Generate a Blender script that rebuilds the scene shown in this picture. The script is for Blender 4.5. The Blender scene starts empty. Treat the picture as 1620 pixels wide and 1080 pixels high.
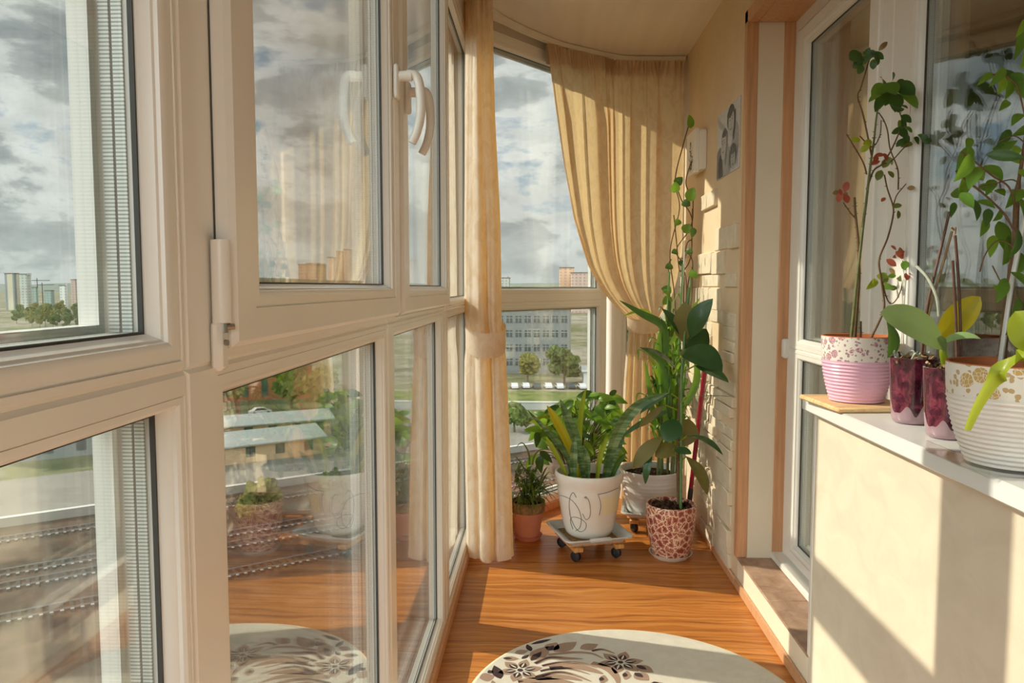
import bpy, bmesh, math, random
from mathutils import Vector, Matrix, noise
R = random.Random(7)
SC = bpy.context.scene
COL = SC.collection
V = Vector
PI = math.pi

# ------------------------------------------------------------------ camera
F = 1200.0
EYE = V((0, 0, 1.2))
YAW = math.atan(48 / F)
PIT = math.atan(87 / F)
_fw = V((-math.sin(YAW) * math.cos(PIT), math.cos(YAW) * math.cos(PIT), -math.sin(PIT)))
_rt = V((math.cos(YAW), math.sin(YAW), 0))
_up = _rt.cross(_fw)
cam_d = bpy.data.cameras.new('camera')
cam = bpy.data.objects.new('camera', cam_d)
COL.objects.link(cam)
cam.location = EYE
cam.rotation_euler = (PI / 2 - PIT, 0, YAW)
cam_d.sensor_width = 36
cam_d.lens = F / 1620 * 36
cam_d.clip_start = 0.02
cam_d.clip_end = 20000
SC.camera = cam


def at(u, v, X=None, Y=None, Z=None):
    """the point of the place that stands at a given distance along a sight line"""
    d = _fw * F + _rt * (u - 810) + _up * (540 - v)
    t = (X - EYE.x) / d.x if X is not None else (Y / d.y if Y is not None else (Z - EYE.z) / d.z)
    return EYE + d * t


# ------------------------------------------------------------------ materials
class NT:
    def __init__(s, name):
        s.m = bpy.data.materials.new(name)
        s.m.use_nodes = True
        s.t = s.m.node_tree
        s.t.nodes.clear()
        s.out = s.t.nodes.new('ShaderNodeOutputMaterial')

    def n(s, typ, **kw):
        nd = s.t.nodes.new('ShaderNode' + typ)
        for k, v in kw.items():
            if k.startswith('_'):
                setattr(nd, k[1:], v)
            else:
                key = int(k[1:]) if k[0] == 'i' and k[1:].isdigit() else k.replace('__', ' ')
                if hasattr(v, 'is_output'):
                    s.t.links.new(v, nd.inputs[key])
                else:
                    nd.inputs[key].default_value = v
        return nd

    def done(s, sh):
        s.t.links.new(sh, s.out.inputs['Surface'])
        return s.m

    def ramp(s, fac, stops, interp='LINEAR'):
        r = s.t.nodes.new('ShaderNodeValToRGB')
        r.color_ramp.interpolation = interp
        e = r.color_ramp.elements
        while len(e) < len(stops):
            e.new(0.5)
        for el, (p, c) in zip(e, stops):
            el.position = p
            el.color = (*c, 1)
        s.t.links.new(fac, r.inputs['Fac'])
        return r.outputs['Color']

    def coord(s, scale=(1, 1, 1), kind='Object', rot=(0, 0, 0)):
        tc = s.n('TexCoord')
        mp = s.n('Mapping', Vector=tc.outputs[kind], Scale=scale, Rotation=rot)
        return mp.outputs['Vector']

    def noise(s, vec, scale, detail=4, rough=.55, dist=0):
        return s.n('TexNoise', Vector=vec, Scale=scale, Detail=detail, Roughness=rough, Distortion=dist).outputs['Fac']

    def math(s, op, a, b=0.0, c=0.0):
        return s.n('Math', _operation=op, i0=a, i1=b, i2=c).outputs[0]

    def mix(s, f, a, b, mode='MIX'):
        nd = s.n('MixRGB', _blend_type=mode)
        for k, v in ((0, f), (1, a), (2, b)):
            if hasattr(v, 'is_output'):
                s.t.links.new(v, nd.inputs[k])
            else:
                nd.inputs[k].default_value = v if k == 0 else (*v[:3], 1)
        return nd.outputs[0]

    def bump(s, h, strength=.3, dist=.01):
        return s.n('Bump', Height=h, Strength=strength, Distance=dist).outputs[0]


def srgb(r, g, b):
    f = lambda c: c / 12.92 if c <= .04045 else ((c + .055) / 1.055) ** 2.4
    return (f(r / 255), f(g / 255), f(b / 255))


def mat(name, col, rough=.5, spec=.5, var=0.0, vscale=20, bump=0.0, bscale=60, metal=0.0, trans=None, tfac=.3, stretch=(1, 1, 1), var_col=None):
    t = NT(name)
    vec = t.coord(stretch)
    c = (*col, 1)
    base = c
    if var or var_col:
        nz = t.noise(vec, vscale, 5)
        dark = var_col or tuple(x * (1 - var) for x in col)
        base = t.ramp(nz, [(.32, dark), (.68, col)])
    kw = {}
    if bump:
        kw['Normal'] = t.bump(t.noise(vec, bscale, 4), bump, .004)
    b = t.n('BsdfPrincipled', Base__Color=base, Roughness=rough, Metallic=metal, **kw)
    b.inputs['Specular IOR Level'].default_value = spec
    sh = b.outputs[0]
    if trans:
        tr = t.n('BsdfTranslucent', Color=(*trans, 1))
        sh = t.n('MixShader', Fac=tfac, i1=sh, i2=tr.outputs[0]).outputs[0]
    return t.done(sh)


def glass_mat(name, tint, r0=.05):
    t = NT(name)
    g = t.n('NewGeometry')
    dot = t.n('VectorMath', _operation='DOT_PRODUCT', i0=g.outputs['Normal'], i1=g.outputs['Incoming']).outputs['Value']
    x = t.math('POWER', t.math('SUBTRACT', 1.0, t.math('ABSOLUTE', dot)), 4.0)
    fac = t.math('MULTIPLY_ADD', x, 1 - r0, r0)
    tr = t.n('BsdfTransparent', Color=(*tint, 1))
    gl = t.n('BsdfGlossy', Color=(1, 1, 1, 1), Roughness=0.0)
    return t.done(t.n('MixShader', Fac=fac, i1=tr.outputs[0], i2=gl.outputs[0]).outputs[0])


def leaf_mat(name, col, tcol, tf=.35, var=.3, rough=.35, scale=25, stretch=(1, 1, 1)):
    return mat(name, col, rough, .45, var, scale, .15, 120, 0, tcol, tf, stretch)


M = {}
M['pvc'] = mat('white_pvc', (.84, .81, .75), .22, .5, .04, 3)
M['pvc_door'] = mat('white_pvc_door', (.76, .73, .67), .25, .5, .04, 3)
M['gasket_or_gap'] = mat('dark_gasket_or_gap', (.05, .05, .045), .6)
M['handle'] = mat('handle_plastic', (.82, .78, .71), .3)
M['steel'] = mat('steel', (.35, .33, .3), .35, metal=.9)
M['glass'] = glass_mat('window_glass', (.975, .99, .982), .055)
M['acrylic'] = glass_mat('clear_acrylic', (.985, .99, .99), .035)


def spacer_mat():
    t = NT('perforated_spacer')
    tc = t.n('TexCoord')
    sep = t.n('SeparateXYZ', Vector=tc.outputs['Object'])
    gn = t.n('SeparateXYZ', Vector=t.n('NewGeometry').outputs['Normal'])
    k0 = t.math('GREATER_THAN', t.math('ABSOLUTE', gn.outputs[2]), .5)
    s = t.n('Mix', _data_type='FLOAT', i0=k0, i2=sep.outputs[2], i3=sep.outputs[1]).outputs[0]
    f = t.math('FRACT', t.math('MULTIPLY', s, 300.0))
    k = t.math('GREATER_THAN', f, .55)
    col = t.mix(k, (.74, .77, .73), (.30, .33, .30))
    b = t.n('BsdfPrincipled', Base__Color=col, Roughness=.45, Metallic=.2)
    return t.done(b.outputs[0])


M['spacer'] = spacer_mat()


def plaster(name, c1, c2, scale=7, bump=.12):
    t = NT(name)
    vec = t.coord((1, 1, 1.4))
    n1 = t.noise(vec, scale, 6, .6, .8)
    n2 = t.noise(vec, scale * 5, 4)
    col = t.ramp(n1, [(.33, c1), (.62, c2)])
    h = t.math('ADD', t.math('MULTIPLY', n1, .7), t.math('MULTIPLY', n2, .3))
    b = t.n('BsdfPrincipled', Base__Color=col, Roughness=.75, Normal=t.bump(h, bump, .01))
    b.inputs['Specular IOR Level'].default_value = .25
    return t.done(b.outputs[0])


M['plaster'] = plaster('cream_plaster', (.64, .55, .42), (.70, .61, .48))
M['plaster_peach'] = plaster('peach_plaster', (.66, .50, .32), (.71, .555, .37), 3, .06)
M['stone'] = plaster('gypsum_stone', (.64, .535, .385), (.71, .61, .455), 14, .35)
M['reveal'] = mat('cream_reveal', (.80, .70, .54), .45, .4, .04, 4)
M['lintel'] = mat('lintel_board', (.58, .52, .44), .5, .3, .06, 4)
M['sill'] = mat('white_sill', (.74, .745, .72), .28, .5, .03, 6)
M['orange'] = mat('orange_wood_trim', srgb(212, 160, 118), .35, .4, .22, 6, 0, 60, stretch=(14, 14, .7))
M['ceil'] = None


def ceiling_mat():
    t = NT('ceiling_panels')
    vec = t.coord((9, .35, 1))
    nz = t.noise(vec, 2, 3)
    col = t.ramp(nz, [(.3, (.76, .70, .61)), (.7, (.82, .77, .685))])
    b = t.n('BsdfPrincipled', Base__Color=col, Roughness=.28, Normal=t.bump(nz, .12, .01))
    return t.done(b.outputs[0])


M['ceil'] = ceiling_mat()


def floor_mat(name, c_dark, c_mid, c_light, stretch=(.7, 18, 1), plank=.19, seams=True, rough=.36, rot=0):
    t = NT(name)
    vec = t.coord(stretch, 'Object', (0, 0, rot))
    warp = t.noise(t.coord((1, 2.5, 1), 'Object', (0, 0, rot)), 1.5, 3)
    v2 = t.n('VectorMath', _operation='ADD', i0=vec, i1=t.n('CombineXYZ', X=0, Y=t.math('MULTIPLY', warp, 3.0), Z=0).outputs[0]).outputs[0]
    g1 = t.noise(v2, 2.2, 7, .62, .5)
    g2 = t.noise(v2, 9, 4, .6)
    g = t.math('ADD', t.math('MULTIPLY', g1, .75), t.math('MULTIPLY', g2, .25))
    col = t.ramp(g, [(.33, c_dark), (.50, c_mid), (.66, c_light)])
    if seams:
        sep = t.n('SeparateXYZ', Vector=t.coord((1, 1, 1), 'Object', (0, 0, rot)))
        fr = t.math('FRACT', t.math('DIVIDE', sep.outputs[1], plank))
        row = t.math('FLOOR', t.math('DIVIDE', sep.outputs[1], plank))
        tone = t.n('TexWhiteNoise', _noise_dimensions='1D', W=row).outputs['Value']
        col = t.mix(t.math('MULTIPLY', tone, .22), col, c_dark)
        seam = t.math('LESS_THAN', fr, .012)
        col = t.mix(t.math('MULTIPLY', seam, .6), col, (.05, .02, .01))
    b = t.n('BsdfPrincipled', Base__Color=col, Roughness=rough, Normal=t.bump(g, .05, .003))
    b.inputs['Specular IOR Level'].default_value = .25
    return t.done(b.outputs[0])


M['floor'] = floor_mat('orange_laminate', srgb(130, 72, 30), srgb(190, 119, 54), srgb(214, 150, 82))
M['tile'] = floor_mat('brown_step_tile', srgb(138, 106, 88), srgb(165, 132, 110), srgb(184, 152, 128), (6, 6, 1), 9, False, .4)
M['board'] = floor_mat('light_wood_board', srgb(205, 160, 105), srgb(226, 190, 138), srgb(240, 212, 165), (3, 26, 1), 9, False, .5)
M['pallet'] = floor_mat('trolley_wood', srgb(180, 120, 62), srgb(214, 158, 92), srgb(228, 180, 118), (30, 4, 1), 9, False, .6)


def curtain_mat():
    t = NT('beige_brocade')
    vec = t.coord((1, 1, .5))
    nz = t.noise(vec, 24, 5, .7, .8)
    col = t.ramp(nz, [(.40, (.70, .60, .45)), (.56, (.86, .79, .66))])
    b = t.n('BsdfPrincipled', Base__Color=col, Roughness=.6, Normal=t.bump(nz, .15, .004))
    b.inputs['Specular IOR Level'].default_value = .3
    tr = t.n('BsdfTranslucent', Color=(.96, .70, .36, 1))
    return t.done(t.n('MixShader', Fac=.45, i1=b.outputs[0], i2=tr.outputs[0]).outputs[0])


M['curtain'] = curtain_mat()
M['sheer'] = mat('room_curtain', (.80, .74, .62), .8, .2, .1, 12, 0, 60, 0, (.5, .42, .3), .2)
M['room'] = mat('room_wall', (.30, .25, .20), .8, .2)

# foliage
M['lf_rubber'] = leaf_mat('rubber_leaf', (0.043, 0.123, 0.041), (.10, .22, .03), .15, .35, .22, 14)
M['lf_rubber_under'] = leaf_mat('rubber_leaf_underside', (.22, .20, .055), (.32, .26, .05), .3, .25, .45, 14)
M['lf_green'] = leaf_mat('green_leaf', (0.123, 0.275, 0.043), (.30, .52, .045), .42, .35)
M['lf_bright'] = leaf_mat('bright_green_leaf', (0.217, 0.435, 0.051), (.46, .70, .06), .45, .35)
M['lf_yellow'] = leaf_mat('yellow_leaf', (.62, .52, .02), (.85, .72, .03), .45, .15)
M['lf_lime'] = leaf_mat('lime_leaf', (.34, .43, .035), (.62, .74, .05), .4, .2)
M['lf_dark'] = leaf_mat('dark_green_leaf', (0.065, 0.152, 0.036), (.14, .28, .03), .28, .4)
M['lf_olive'] = leaf_mat('olive_leaf', (0.160, 0.217, 0.051), (.28, .34, .05), .3, .35)
M['lf_rose'] = leaf_mat('rose_leaf', (0.051, 0.123, 0.029), (.15, .27, .03), .28, .4)
M['lf_red'] = leaf_mat('red_rose_leaf', (.42, .10, .06), (.65, .15, .07), .35, .3)
M['lf_brown'] = leaf_mat('withered_leaf', (.33, .22, .09), (.45, .3, .1), .3, .4)
M['lf_orchid'] = leaf_mat('orchid_leaf', (.36, .52, .22), (.46, .64, .16), .25, .15, .35, 8)
M['stem_brown'] = mat('brown_stem', (.20, .115, .055), .7, .3, .35, 60)
M['stem_green'] = mat('green_stem', (.17, .18, .06), .55, .4, .3, 60)
M['stake_green'] = mat('green_stake', (.11, .24, .07), .4)
M['stake_white'] = mat('pale_stake', (.55, .56, .53), .35)
M['stick'] = mat('bamboo_stick', (.16, .075, .05), .5, .4, .3, 50)
M['stick_tan'] = mat('tan_stick', (.42, .28, .14), .5, .4, .3, 50)
M['root'] = mat('orchid_root', (.50, .52, .42), .6, .3, .2, 40)
M['soil'] = mat('soil', (.07, .04, .025), .95, .1, .6, 90, 1.0, 80)
M['bark'] = mat('bark_chips', (.36, .22, .12), .85, .2, .5, 60)
M['pebble'] = mat('clay_pebble', (.12, .06, .04), .8, .2, .4, 40)


def striped_leaf():
    t = NT('snake_leaf')
    vec = t.coord((.6, .6, 3.5))
    nz = t.noise(vec, 12, 3, .6, 1.2)
    col = t.ramp(nz, [(.40, (.045, .11, .04)), (.5, (.10, .19, .065)), (.62, (.27, .36, .17))])
    b = t.n('BsdfPrincipled', Base__Color=col, Roughness=.4)
    tr = t.n('BsdfTranslucent', Color=(.2, .35, .05, 1))
    return t.done(t.n('MixShader', Fac=.2, i1=b.outputs[0], i2=tr.outputs[0]).outputs[0])


M['lf_snake'] = striped_leaf()

# pots
M['pot_white'] = mat('white_glazed_pot', (.80, .76, .69), .22, .5, .05, 5)
M['pot_ribbed'] = mat('white_plastic_pot', (.76, .74, .70), .3, .5, .04, 6)
M['terracotta'] = mat('terracotta_pot', srgb(228, 152, 120), .6, .3, .12, 14)
M['terra_in'] = mat('terracotta_rim', srgb(196, 116, 72), .7, .3, .15, 16)
M['cork'] = mat('mossy_rim', srgb(176, 142, 98), .85, .2, 0, 60, .4, 60, var_col=srgb(122, 92, 58))
M['saucer_cream'] = mat('cream_saucer', (.80, .75, .66), .3)
M['tray_grey'] = mat('grey_plastic_tray', (.62, .62, .60), .4, .4, .06, 9)
M['rubber'] = mat('black_rubber', (.02, .02, .022), .5)
M['doodle'] = mat('dark_grey_line', (.09, .10, .10), .4)
M['patch_y'] = mat('pale_yellow_print', (.80, .74, .50), .25)
M['red_pole'] = mat('red_lacquer', (.30, .018, .035), .25)
M['black_grip'] = mat('black_grip', (.03, .025, .025), .5)


def printed(name, base, c1, c2, scale, stretch=(1, 1, 1), thr=(.30, .36), leafs=True):
    """pottery with a printed motif of round blooms with swirling petals and small sprigs"""
    t = NT(name)
    vec = t.coord(stretch)
    wv = t.n('TexNoise', Vector=vec, Scale=scale * 1.4, Detail=3)
    vv = t.n('VectorMath', _operation='ADD', i0=vec, i1=t.n('VectorMath', _operation='SCALE', i0=wv.outputs['Color'], Scale=.35 / scale).outputs[0]).outputs[0]
    v1 = t.n('TexVoronoi', Vector=vv, Scale=scale, Randomness=.8)
    bloom = t.math('LESS_THAN', v1.outputs['Distance'], thr[1])
    pe = t.n('TexVoronoi', _feature='DISTANCE_TO_EDGE', Vector=vv, Scale=scale * 4.2, Randomness=.8)
    lines = t.math('GREATER_THAN', pe.outputs['Distance'], .05)
    k1 = t.math('MULTIPLY', bloom, t.math('MULTIPLY_ADD', lines, .82, .14))
    col = t.mix(k1, base, c1)
    if leafs:
        v2 = t.n('TexVoronoi', Vector=vv, Scale=scale * 2.6, Randomness=1.0)
        spr = t.math('MULTIPLY', t.math('LESS_THAN', v2.outputs['Distance'], .36), t.math('SUBTRACT', 1.0, t.math('LESS_THAN', v1.outputs['Distance'], thr[1] + .07)))
        col = t.mix(t.math('MULTIPLY', spr, .8), col, c2)
    b = t.n('BsdfPrincipled', Base__Color=col, Roughness=.35)
    return t.done(b.outputs[0])


M['print_rose'] = printed('rose_print', (.80, .74, .68), srgb(178, 118, 138), srgb(150, 100, 118), 38, (1, 1, 1), (.3, .40))
M['print_gold'] = printed('gold_rose_print', (.80, .78, .72), srgb(196, 164, 92), srgb(176, 142, 70), 30, (1, 1, 1), (.3, .40))


def paisley():
    t = NT('red_paisley_print')
    vec = t.coord()
    w1 = t.n('TexNoise', Vector=vec, Scale=26.0, Detail=2)
    vv = t.n('VectorMath', _operation='ADD', i0=vec, i1=t.n('VectorMath', _operation='SCALE', i0=w1.outputs['Color'], Scale=.028).outputs[0]).outputs[0]
    a = t.n('TexVoronoi', Vector=vv, Scale=36.0, Randomness=.9)
    e = t.n('TexVoronoi', _feature='DISTANCE_TO_EDGE', Vector=vv, Scale=36.0, Randomness=.9)
    e2 = t.n('TexVoronoi', _feature='DISTANCE_TO_EDGE', Vector=vv, Scale=105.0, Randomness=1.0)
    fill = t.math('GREATER_THAN', e.outputs['Distance'], .055)
    core = t.math('GREATER_THAN', e.outputs['Distance'], .24)
    veins = t.math('LESS_THAN', e2.outputs['Distance'], .035)
    tone = t.mix(t.n('SeparateXYZ', Vector=a.outputs['Color']).outputs[0], srgb(150, 62, 52), srgb(176, 92, 74))
    col = t.mix(t.math('MULTIPLY', fill, t.math('SUBTRACT', 1.0, t.math('MULTIPLY', veins, t.math('SUBTRACT', 1.0, core)))), srgb(238, 208, 178), tone)
    col = t.mix(t.math('MULTIPLY', core, .45), col, srgb(120, 44, 40))
    b = t.n('BsdfPrincipled', Base__Color=col, Roughness=.3)
    return t.done(b.outputs[0])


M['print_paisley'] = paisley()
M['pot_pink'] = mat('pink_glaze', srgb(232, 184, 208), .3, .5, .06, 8)
M['pot_offwhite'] = mat('offwhite_glaze', (.80, .77, .72), .3, .5, .04, 8)


def purple_glass():
    """dark purple glass, paler mauve near the base where the roots end in uneven tongues"""
    t = NT('purple_glass')
    nz = t.noise(t.coord((1, 1, .7)), 45, 5, .65, 1.0)
    col = t.ramp(nz, [(.35, (.022, .004, .008)), (.52, (.09, .012, .03)), (.70, (.26, .05, .075))])
    sep = t.n('SeparateXYZ', Vector=t.coord())
    big = t.noise(t.coord((1, 1, .12)), 24, 1, .4)
    lim = t.math('MULTIPLY_ADD', big, .16, -.040)
    k = t.math('LESS_THAN', sep.outputs[2], lim)
    col = t.mix(k, col, (.36, .23, .26))
    b = t.n('BsdfPrincipled', Base__Color=col, Roughness=.06)
    b.inputs['Coat Weight'].default_value = .5
    return t.done(b.outputs[0])


M['purple'] = purple_glass()
M['purple_base'] = mat('mauve_glass_base', (.42, .28, .32), .08, .6, .12, 12)
# rug
M['rug'] = mat('cream_rug_pile', srgb(226, 219, 204), .95, .1, .10, 26, .6, 700)
M['rug_tan'] = mat('tan_rug_pile', srgb(172, 144, 124), .95, .1, .12, 160, .5, 700)
M['rug_dark'] = mat('dark_rug_pile', srgb(78, 62, 62), .95, .1, .2, 160, .5, 700)
M['rug_edge'] = mat('rug_binding', srgb(236, 222, 190), .9, .1)
# art
for k, c in dict(paper=.62, face=.52, g1=.42, g2=.27, g3=.13, ink=.06).items():
    M['art_' + k] = mat('drawing_' + k, (c, c * .99, c * .96), .7, .2, .18, 70)
M['box_white'] = mat('white_box', (.82, .79, .72), .5)
M['ink'] = mat('black_print', (.03, .03, .03), .6)


# ------------------------------------------------------------------ object helpers
def tag(o, label=None, cat=None, group=None, kind=None):
    if label: o['label'] = label
    if cat: o['category'] = cat
    if group: o['group'] = group
    if kind: o['kind'] = kind
    return o


def empty(name, loc, label=None, cat=None, group=None, kind=None):
    o = bpy.data.objects.new(name, None)
    COL.objects.link(o)
    o.location = loc
    o.empty_display_size = .05
    return tag(o, label, cat, group, kind)


class MB:
    """collects world-space geometry, then links it as one mesh object"""

    def __init__(s):
        s.v, s.f, s.mi, s.ms = [], [], [], []
        s.cur = 0

    def use(s, m):
        m = M[m] if isinstance(m, str) else m
        if m not in s.ms: s.ms.append(m)
        s.cur = s.ms.index(m)
        return s

    def add(s, vs, fs):
        b = len(s.v)
        s.v += [V(p) for p in vs]
        for f in fs:
            s.f.append([i + b for i in f])
            s.mi.append(s.cur)
        return s

    def box(s, lo, hi, mx=None):
        x0, y0, z0 = lo
        x1, y1, z1 = hi
        vs = [V((x, y, z)) for x in (x0, x1) for y in (y0, y1) for z in (z0, z1)]
        if mx: vs = [mx @ p for p in vs]
        return s.add(vs, [(0, 1, 3, 2), (4, 6, 7, 5), (0, 4, 5, 1), (2, 3, 7, 6), (0, 2, 6, 4), (1, 5, 7, 3)])

    def bbox(s, lo, hi, r=.004, mx=None):
        """box with chamfered edges"""
        c = [(a + b) / 2 for a, b in zip(lo, hi)]
        h = [max(1e-4, (b - a) / 2) for a, b in zip(lo, hi)]
        r = min(r, min(h) * .9)
        vs, idx = [], {}
        for sx in (-1, 1):
            for sy in (-1, 1):
                for sz in (-1, 1):
                    for ax in range(3):
                        sg = (sx, sy, sz)
                        p = [c[i] + sg[i] * (h[i] if i == ax else h[i] - r) for i in range(3)]
                        idx[(sx, sy, sz, ax)] = len(vs)
                        vs.append(V(p))
        fs = []
        for ax in range(3):
            a, b = [i for i in range(3) if i != ax]
            for sg in (-1, 1):
                q = []
                for (p1, p2) in ((-1, -1), (1, -1), (1, 1), (-1, 1)):
                    k = [0, 0, 0]
                    k[ax] = sg; k[a] = p1; k[b] = p2
                    q.append(idx[(*k, ax)])
                fs.append(q)
        for ax in range(3):
            a, b = [i for i in range(3) if i != ax]
            for p1 in (-1, 1):
                for p2 in (-1, 1):
                    k1 = [0, 0, 0]; k1[ax] = -1; k1[a] = p1; k1[b] = p2
                    k2 = list(k1); k2[ax] = 1
                    fs.append([idx[(*k1, a)], idx[(*k2, a)], idx[(*k2, b)], idx[(*k1, b)]])
        for sx in (-1, 1):
            for sy in (-1, 1):
                for sz in (-1, 1):
                    fs.append([idx[(sx, sy, sz, i)] for i in range(3)])
        if mx: vs = [mx @ p for p in vs]
        return s.add(vs, fs)

    def tube(s, pts, rad, seg=8, cap=True):
        pts = [V(p) for p in pts]
        n = len(pts)
        rr = rad if isinstance(rad, (list, tuple)) else [rad] * n
        vs, fs = [], []
        up = None
        for i, p in enumerate(pts):
            d = (pts[min(i + 1, n - 1)] - pts[max(i - 1, 0)])
            d = d.normalized() if d.length > 1e-9 else V((0, 0, 1))
            if up is None:
                up = V((0, 0, 1)) if abs(d.z) < .9 else V((1, 0, 0))
            a = d.cross(up)
            a = a.normalized() if a.length > 1e-6 else V((1, 0, 0))
            b = a.cross(d).normalized()
            up = b
            for k in range(seg):
                t = 2 * PI * k / seg
                vs.append(p + (a * math.cos(t) + b * math.sin(t)) * rr[i])
        for i in range(n - 1):
            for k in range(seg):
                k2 = (k + 1) % seg
                fs.append((i * seg + k, i * seg + k2, (i + 1) * seg + k2, (i + 1) * seg + k))
        if cap:
            fs.append(tuple(range(seg)))
            fs.append(tuple(range((n - 1) * seg, n * seg)))
        return s.add(vs, fs)

    def lathe(s, c, prof, seg=40, closed=False):
        """prof: (radius, z) pairs, around a vertical axis through c"""
        c = V(c)
        vs, fs = [], []
        for r, z in prof:
            for k in range(seg):
                t = 2 * PI * k / seg
                vs.append(c + V((r * math.cos(t), r * math.sin(t), z)))
        for i in range(len(prof) - 1):
            for k in range(seg):
                k2 = (k + 1) % seg
                fs.append((i * seg + k, i * seg + k2, (i + 1) * seg + k2, (i + 1) * seg + k))
        if prof[0][0] > 0: fs.append(tuple(range(seg)))
        if closed: fs.append(tuple(range((len(prof) - 1) * seg, len(prof) * seg)))
        return s.add(vs, fs)

    def loft(s, loops, closed=True):
        n = len(loops[0])
        vs = [p for lp in loops for p in lp]
        fs = []
        for i in range(len(loops) - 1):
            for k in range(n if closed else n - 1):
                k2 = (k + 1) % n
                fs.append((i * n + k, i * n + k2, (i + 1) * n + k2, (i + 1) * n + k))
        return s.add(vs, fs)

    def leaf(s, base, tip, width, nrm=(0, -1, .3), bend=.12, fold=.15, power=.75, peak=.45, n=9, m=4, wave=0.0, droop=0.0):
        base, tip = V(base), V(tip)
        d = tip - base
        L = d.length
        if L < 1e-6: return s
        dn = d.normalized()
        side = dn.cross(V(nrm))
        side = side.normalized() if side.length > 1e-4 else dn.cross(V((0, 0, 1))).normalized()
        nn = side.cross(dn).normalized()
        vs, fs = [], []
        ex = math.log(.5) / math.log(peak)
        for i in range(n + 1):
            u = i / n
            w = width / 2 * max(0.0, math.sin(PI * u ** ex)) ** power
            if i == 0: w = width * .04
            c = base + d * u + nn * (bend * L * 4 * u * (1 - u)) - V((0, 0, droop * L * u * u))
            for j in range(m + 1):
                q = j / m * 2 - 1
                z = fold * w * abs(q) + wave * width * math.sin(u * 9 + q * 2) * abs(q)
                vs.append(c + side * (w * q) + nn * z)
        for i in range(n):
            for j in range(m):
                a = i * (m + 1) + j
                fs.append((a, a + 1, a + m + 2, a + m + 1))
        return s.add(vs, fs)

    def ribbon(s, pts, widths, side=(1, 0, 0), fold=.2, m=2, nrm=None):
        pts = [V(p) for p in pts]
        n = len(pts)
        vs, fs = [], []
        for i, p in enumerate(pts):
            d = (pts[min(i + 1, n - 1)] - pts[max(i - 1, 0)]).normalized()
            sd = V(side) if nrm is None else d.cross(V(nrm))
            sd = sd - d * sd.dot(d)
            sd = sd.normalized() if sd.length > 1e-5 else V((1, 0, 0))
            nn = sd.cross(d)
            w = widths[i] / 2 if isinstance(widths, (list, tuple)) else widths / 2
            for j in range(m + 1):
                q = j / m * 2 - 1
                vs.append(p + sd * (w * q) + nn * (fold * w * abs(q)))
        for i in range(n - 1):
            for j in range(m):
                a = i * (m + 1) + j
                fs.append((a, a + 1, a + m + 2, a + m + 1))
        return s.add(vs, fs)

    def blob(s, c, r, sub=2, amp=.25, freq=1.5, squash=(1, 1, 1)):
        bm = bmesh.new()
        bmesh.ops.create_icosphere(bm, subdivisions=sub, radius=1)
        c = V(c)
        off = V((c.x * .37 + 3, c.y * .21, c.z))
        vs = []
        for v in bm.verts:
            k = 1 + amp * noise.noise(v.co * freq + off)
            vs.append(c + V((v.co.x * squash[0], v.co.y * squash[1], v.co.z * squash[2])) * (r * k))
        fs = [[v.index for v in f.verts] for f in bm.faces]
        bm.free()
        return s.add(vs, fs)

    def build(s, name, m=None, parent=None, smooth=True, sharp=38, origin=None, fix=True):
        me = bpy.data.meshes.new(name)
        org = V(origin) if origin is not None else (parent_loc(parent) if parent else V((0, 0, 0)))
        me.from_pydata([p - org for p in s.v], [], s.f)
        if m is not None and not s.ms: s.use(m)
        for mm in s.ms: me.materials.append(mm)
        for p, i in zip(me.polygons, s.mi): p.material_index = i
        if fix:
            bm = bmesh.new()
            bm.from_mesh(me)
            bmesh.ops.recalc_face_normals(bm, faces=bm.faces)
            bm.to_mesh(me)
            bm.free()
        if smooth:
            for p in me.polygons: p.use_smooth = True
            me.set_sharp_from_angle(angle=math.radians(sharp))
        me.update()
        o = bpy.data.objects.new(name, me)
        COL.objects.link(o)
        if parent is None:
            o.location = org
        else:
            o.parent = parent
            o.location = org - parent_loc(parent)
        return o


def parent_loc(o):
    p = V((0, 0, 0))
    while o is not None:
        p += o.location
        o = o.parent
    return p


def spline(pts, n=8):
    """Catmull-Rom through the points"""
    pts = [V(p) for p in pts]
    if len(pts) < 3:
        return [pts[0].lerp(pts[-1], i / n) for i in range(n + 1)]
    out = []
    for i in range(len(pts) - 1):
        p0 = pts[max(i - 1, 0)]; p1 = pts[i]; p2 = pts[i + 1]; p3 = pts[min(i + 2, len(pts) - 1)]
        for k in range(n):
            t = k / n
            out.append(.5 * ((2 * p1) + (p2 - p0) * t + (2 * p0 - 5 * p1 + 4 * p2 - p3) * t * t + (3 * p1 - p0 - 3 * p2 + p3) * t ** 3))
    out.append(pts[-1])
    return out


def table(x, xs, ys):
    if x <= xs[0]: return ys[0]
    for i in range(len(xs) - 1):
        if x <= xs[i + 1]:
            t = (x - xs[i]) / (xs[i + 1] - xs[i])
            return ys[i] + (ys[i + 1] - ys[i]) * t
    return ys[-1]


def struct(name, mb, m=None, label=None, cat=None, parent=None, **kw):
    o = mb.build(name, m, parent, **kw)
    if parent is None: tag(o, label, cat, None, 'structure')
    return o

# ------------------------------------------------------------------ room shell
XW = .784      # balcony face of the house wall
XD = .955      # face of door and house window frames
ZC = 2.45
YB = -2.0      # far behind the camera


def slab(z0, z1):
    o = [V((-.40, YB, z0)), V((-.40, 3.55, z0)), V((.375, 4.53, z0)), V((.83, 4.60, z0)), V((1.06, 4.60, z0)), V((1.06, YB, z0))]
    u = [p + V((0, 0, z1 - z0)) for p in o]
    m = MB().loft([o, u])
    m.add(o, [list(range(6))]); m.add(u, [list(range(6))])
    return m


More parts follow.
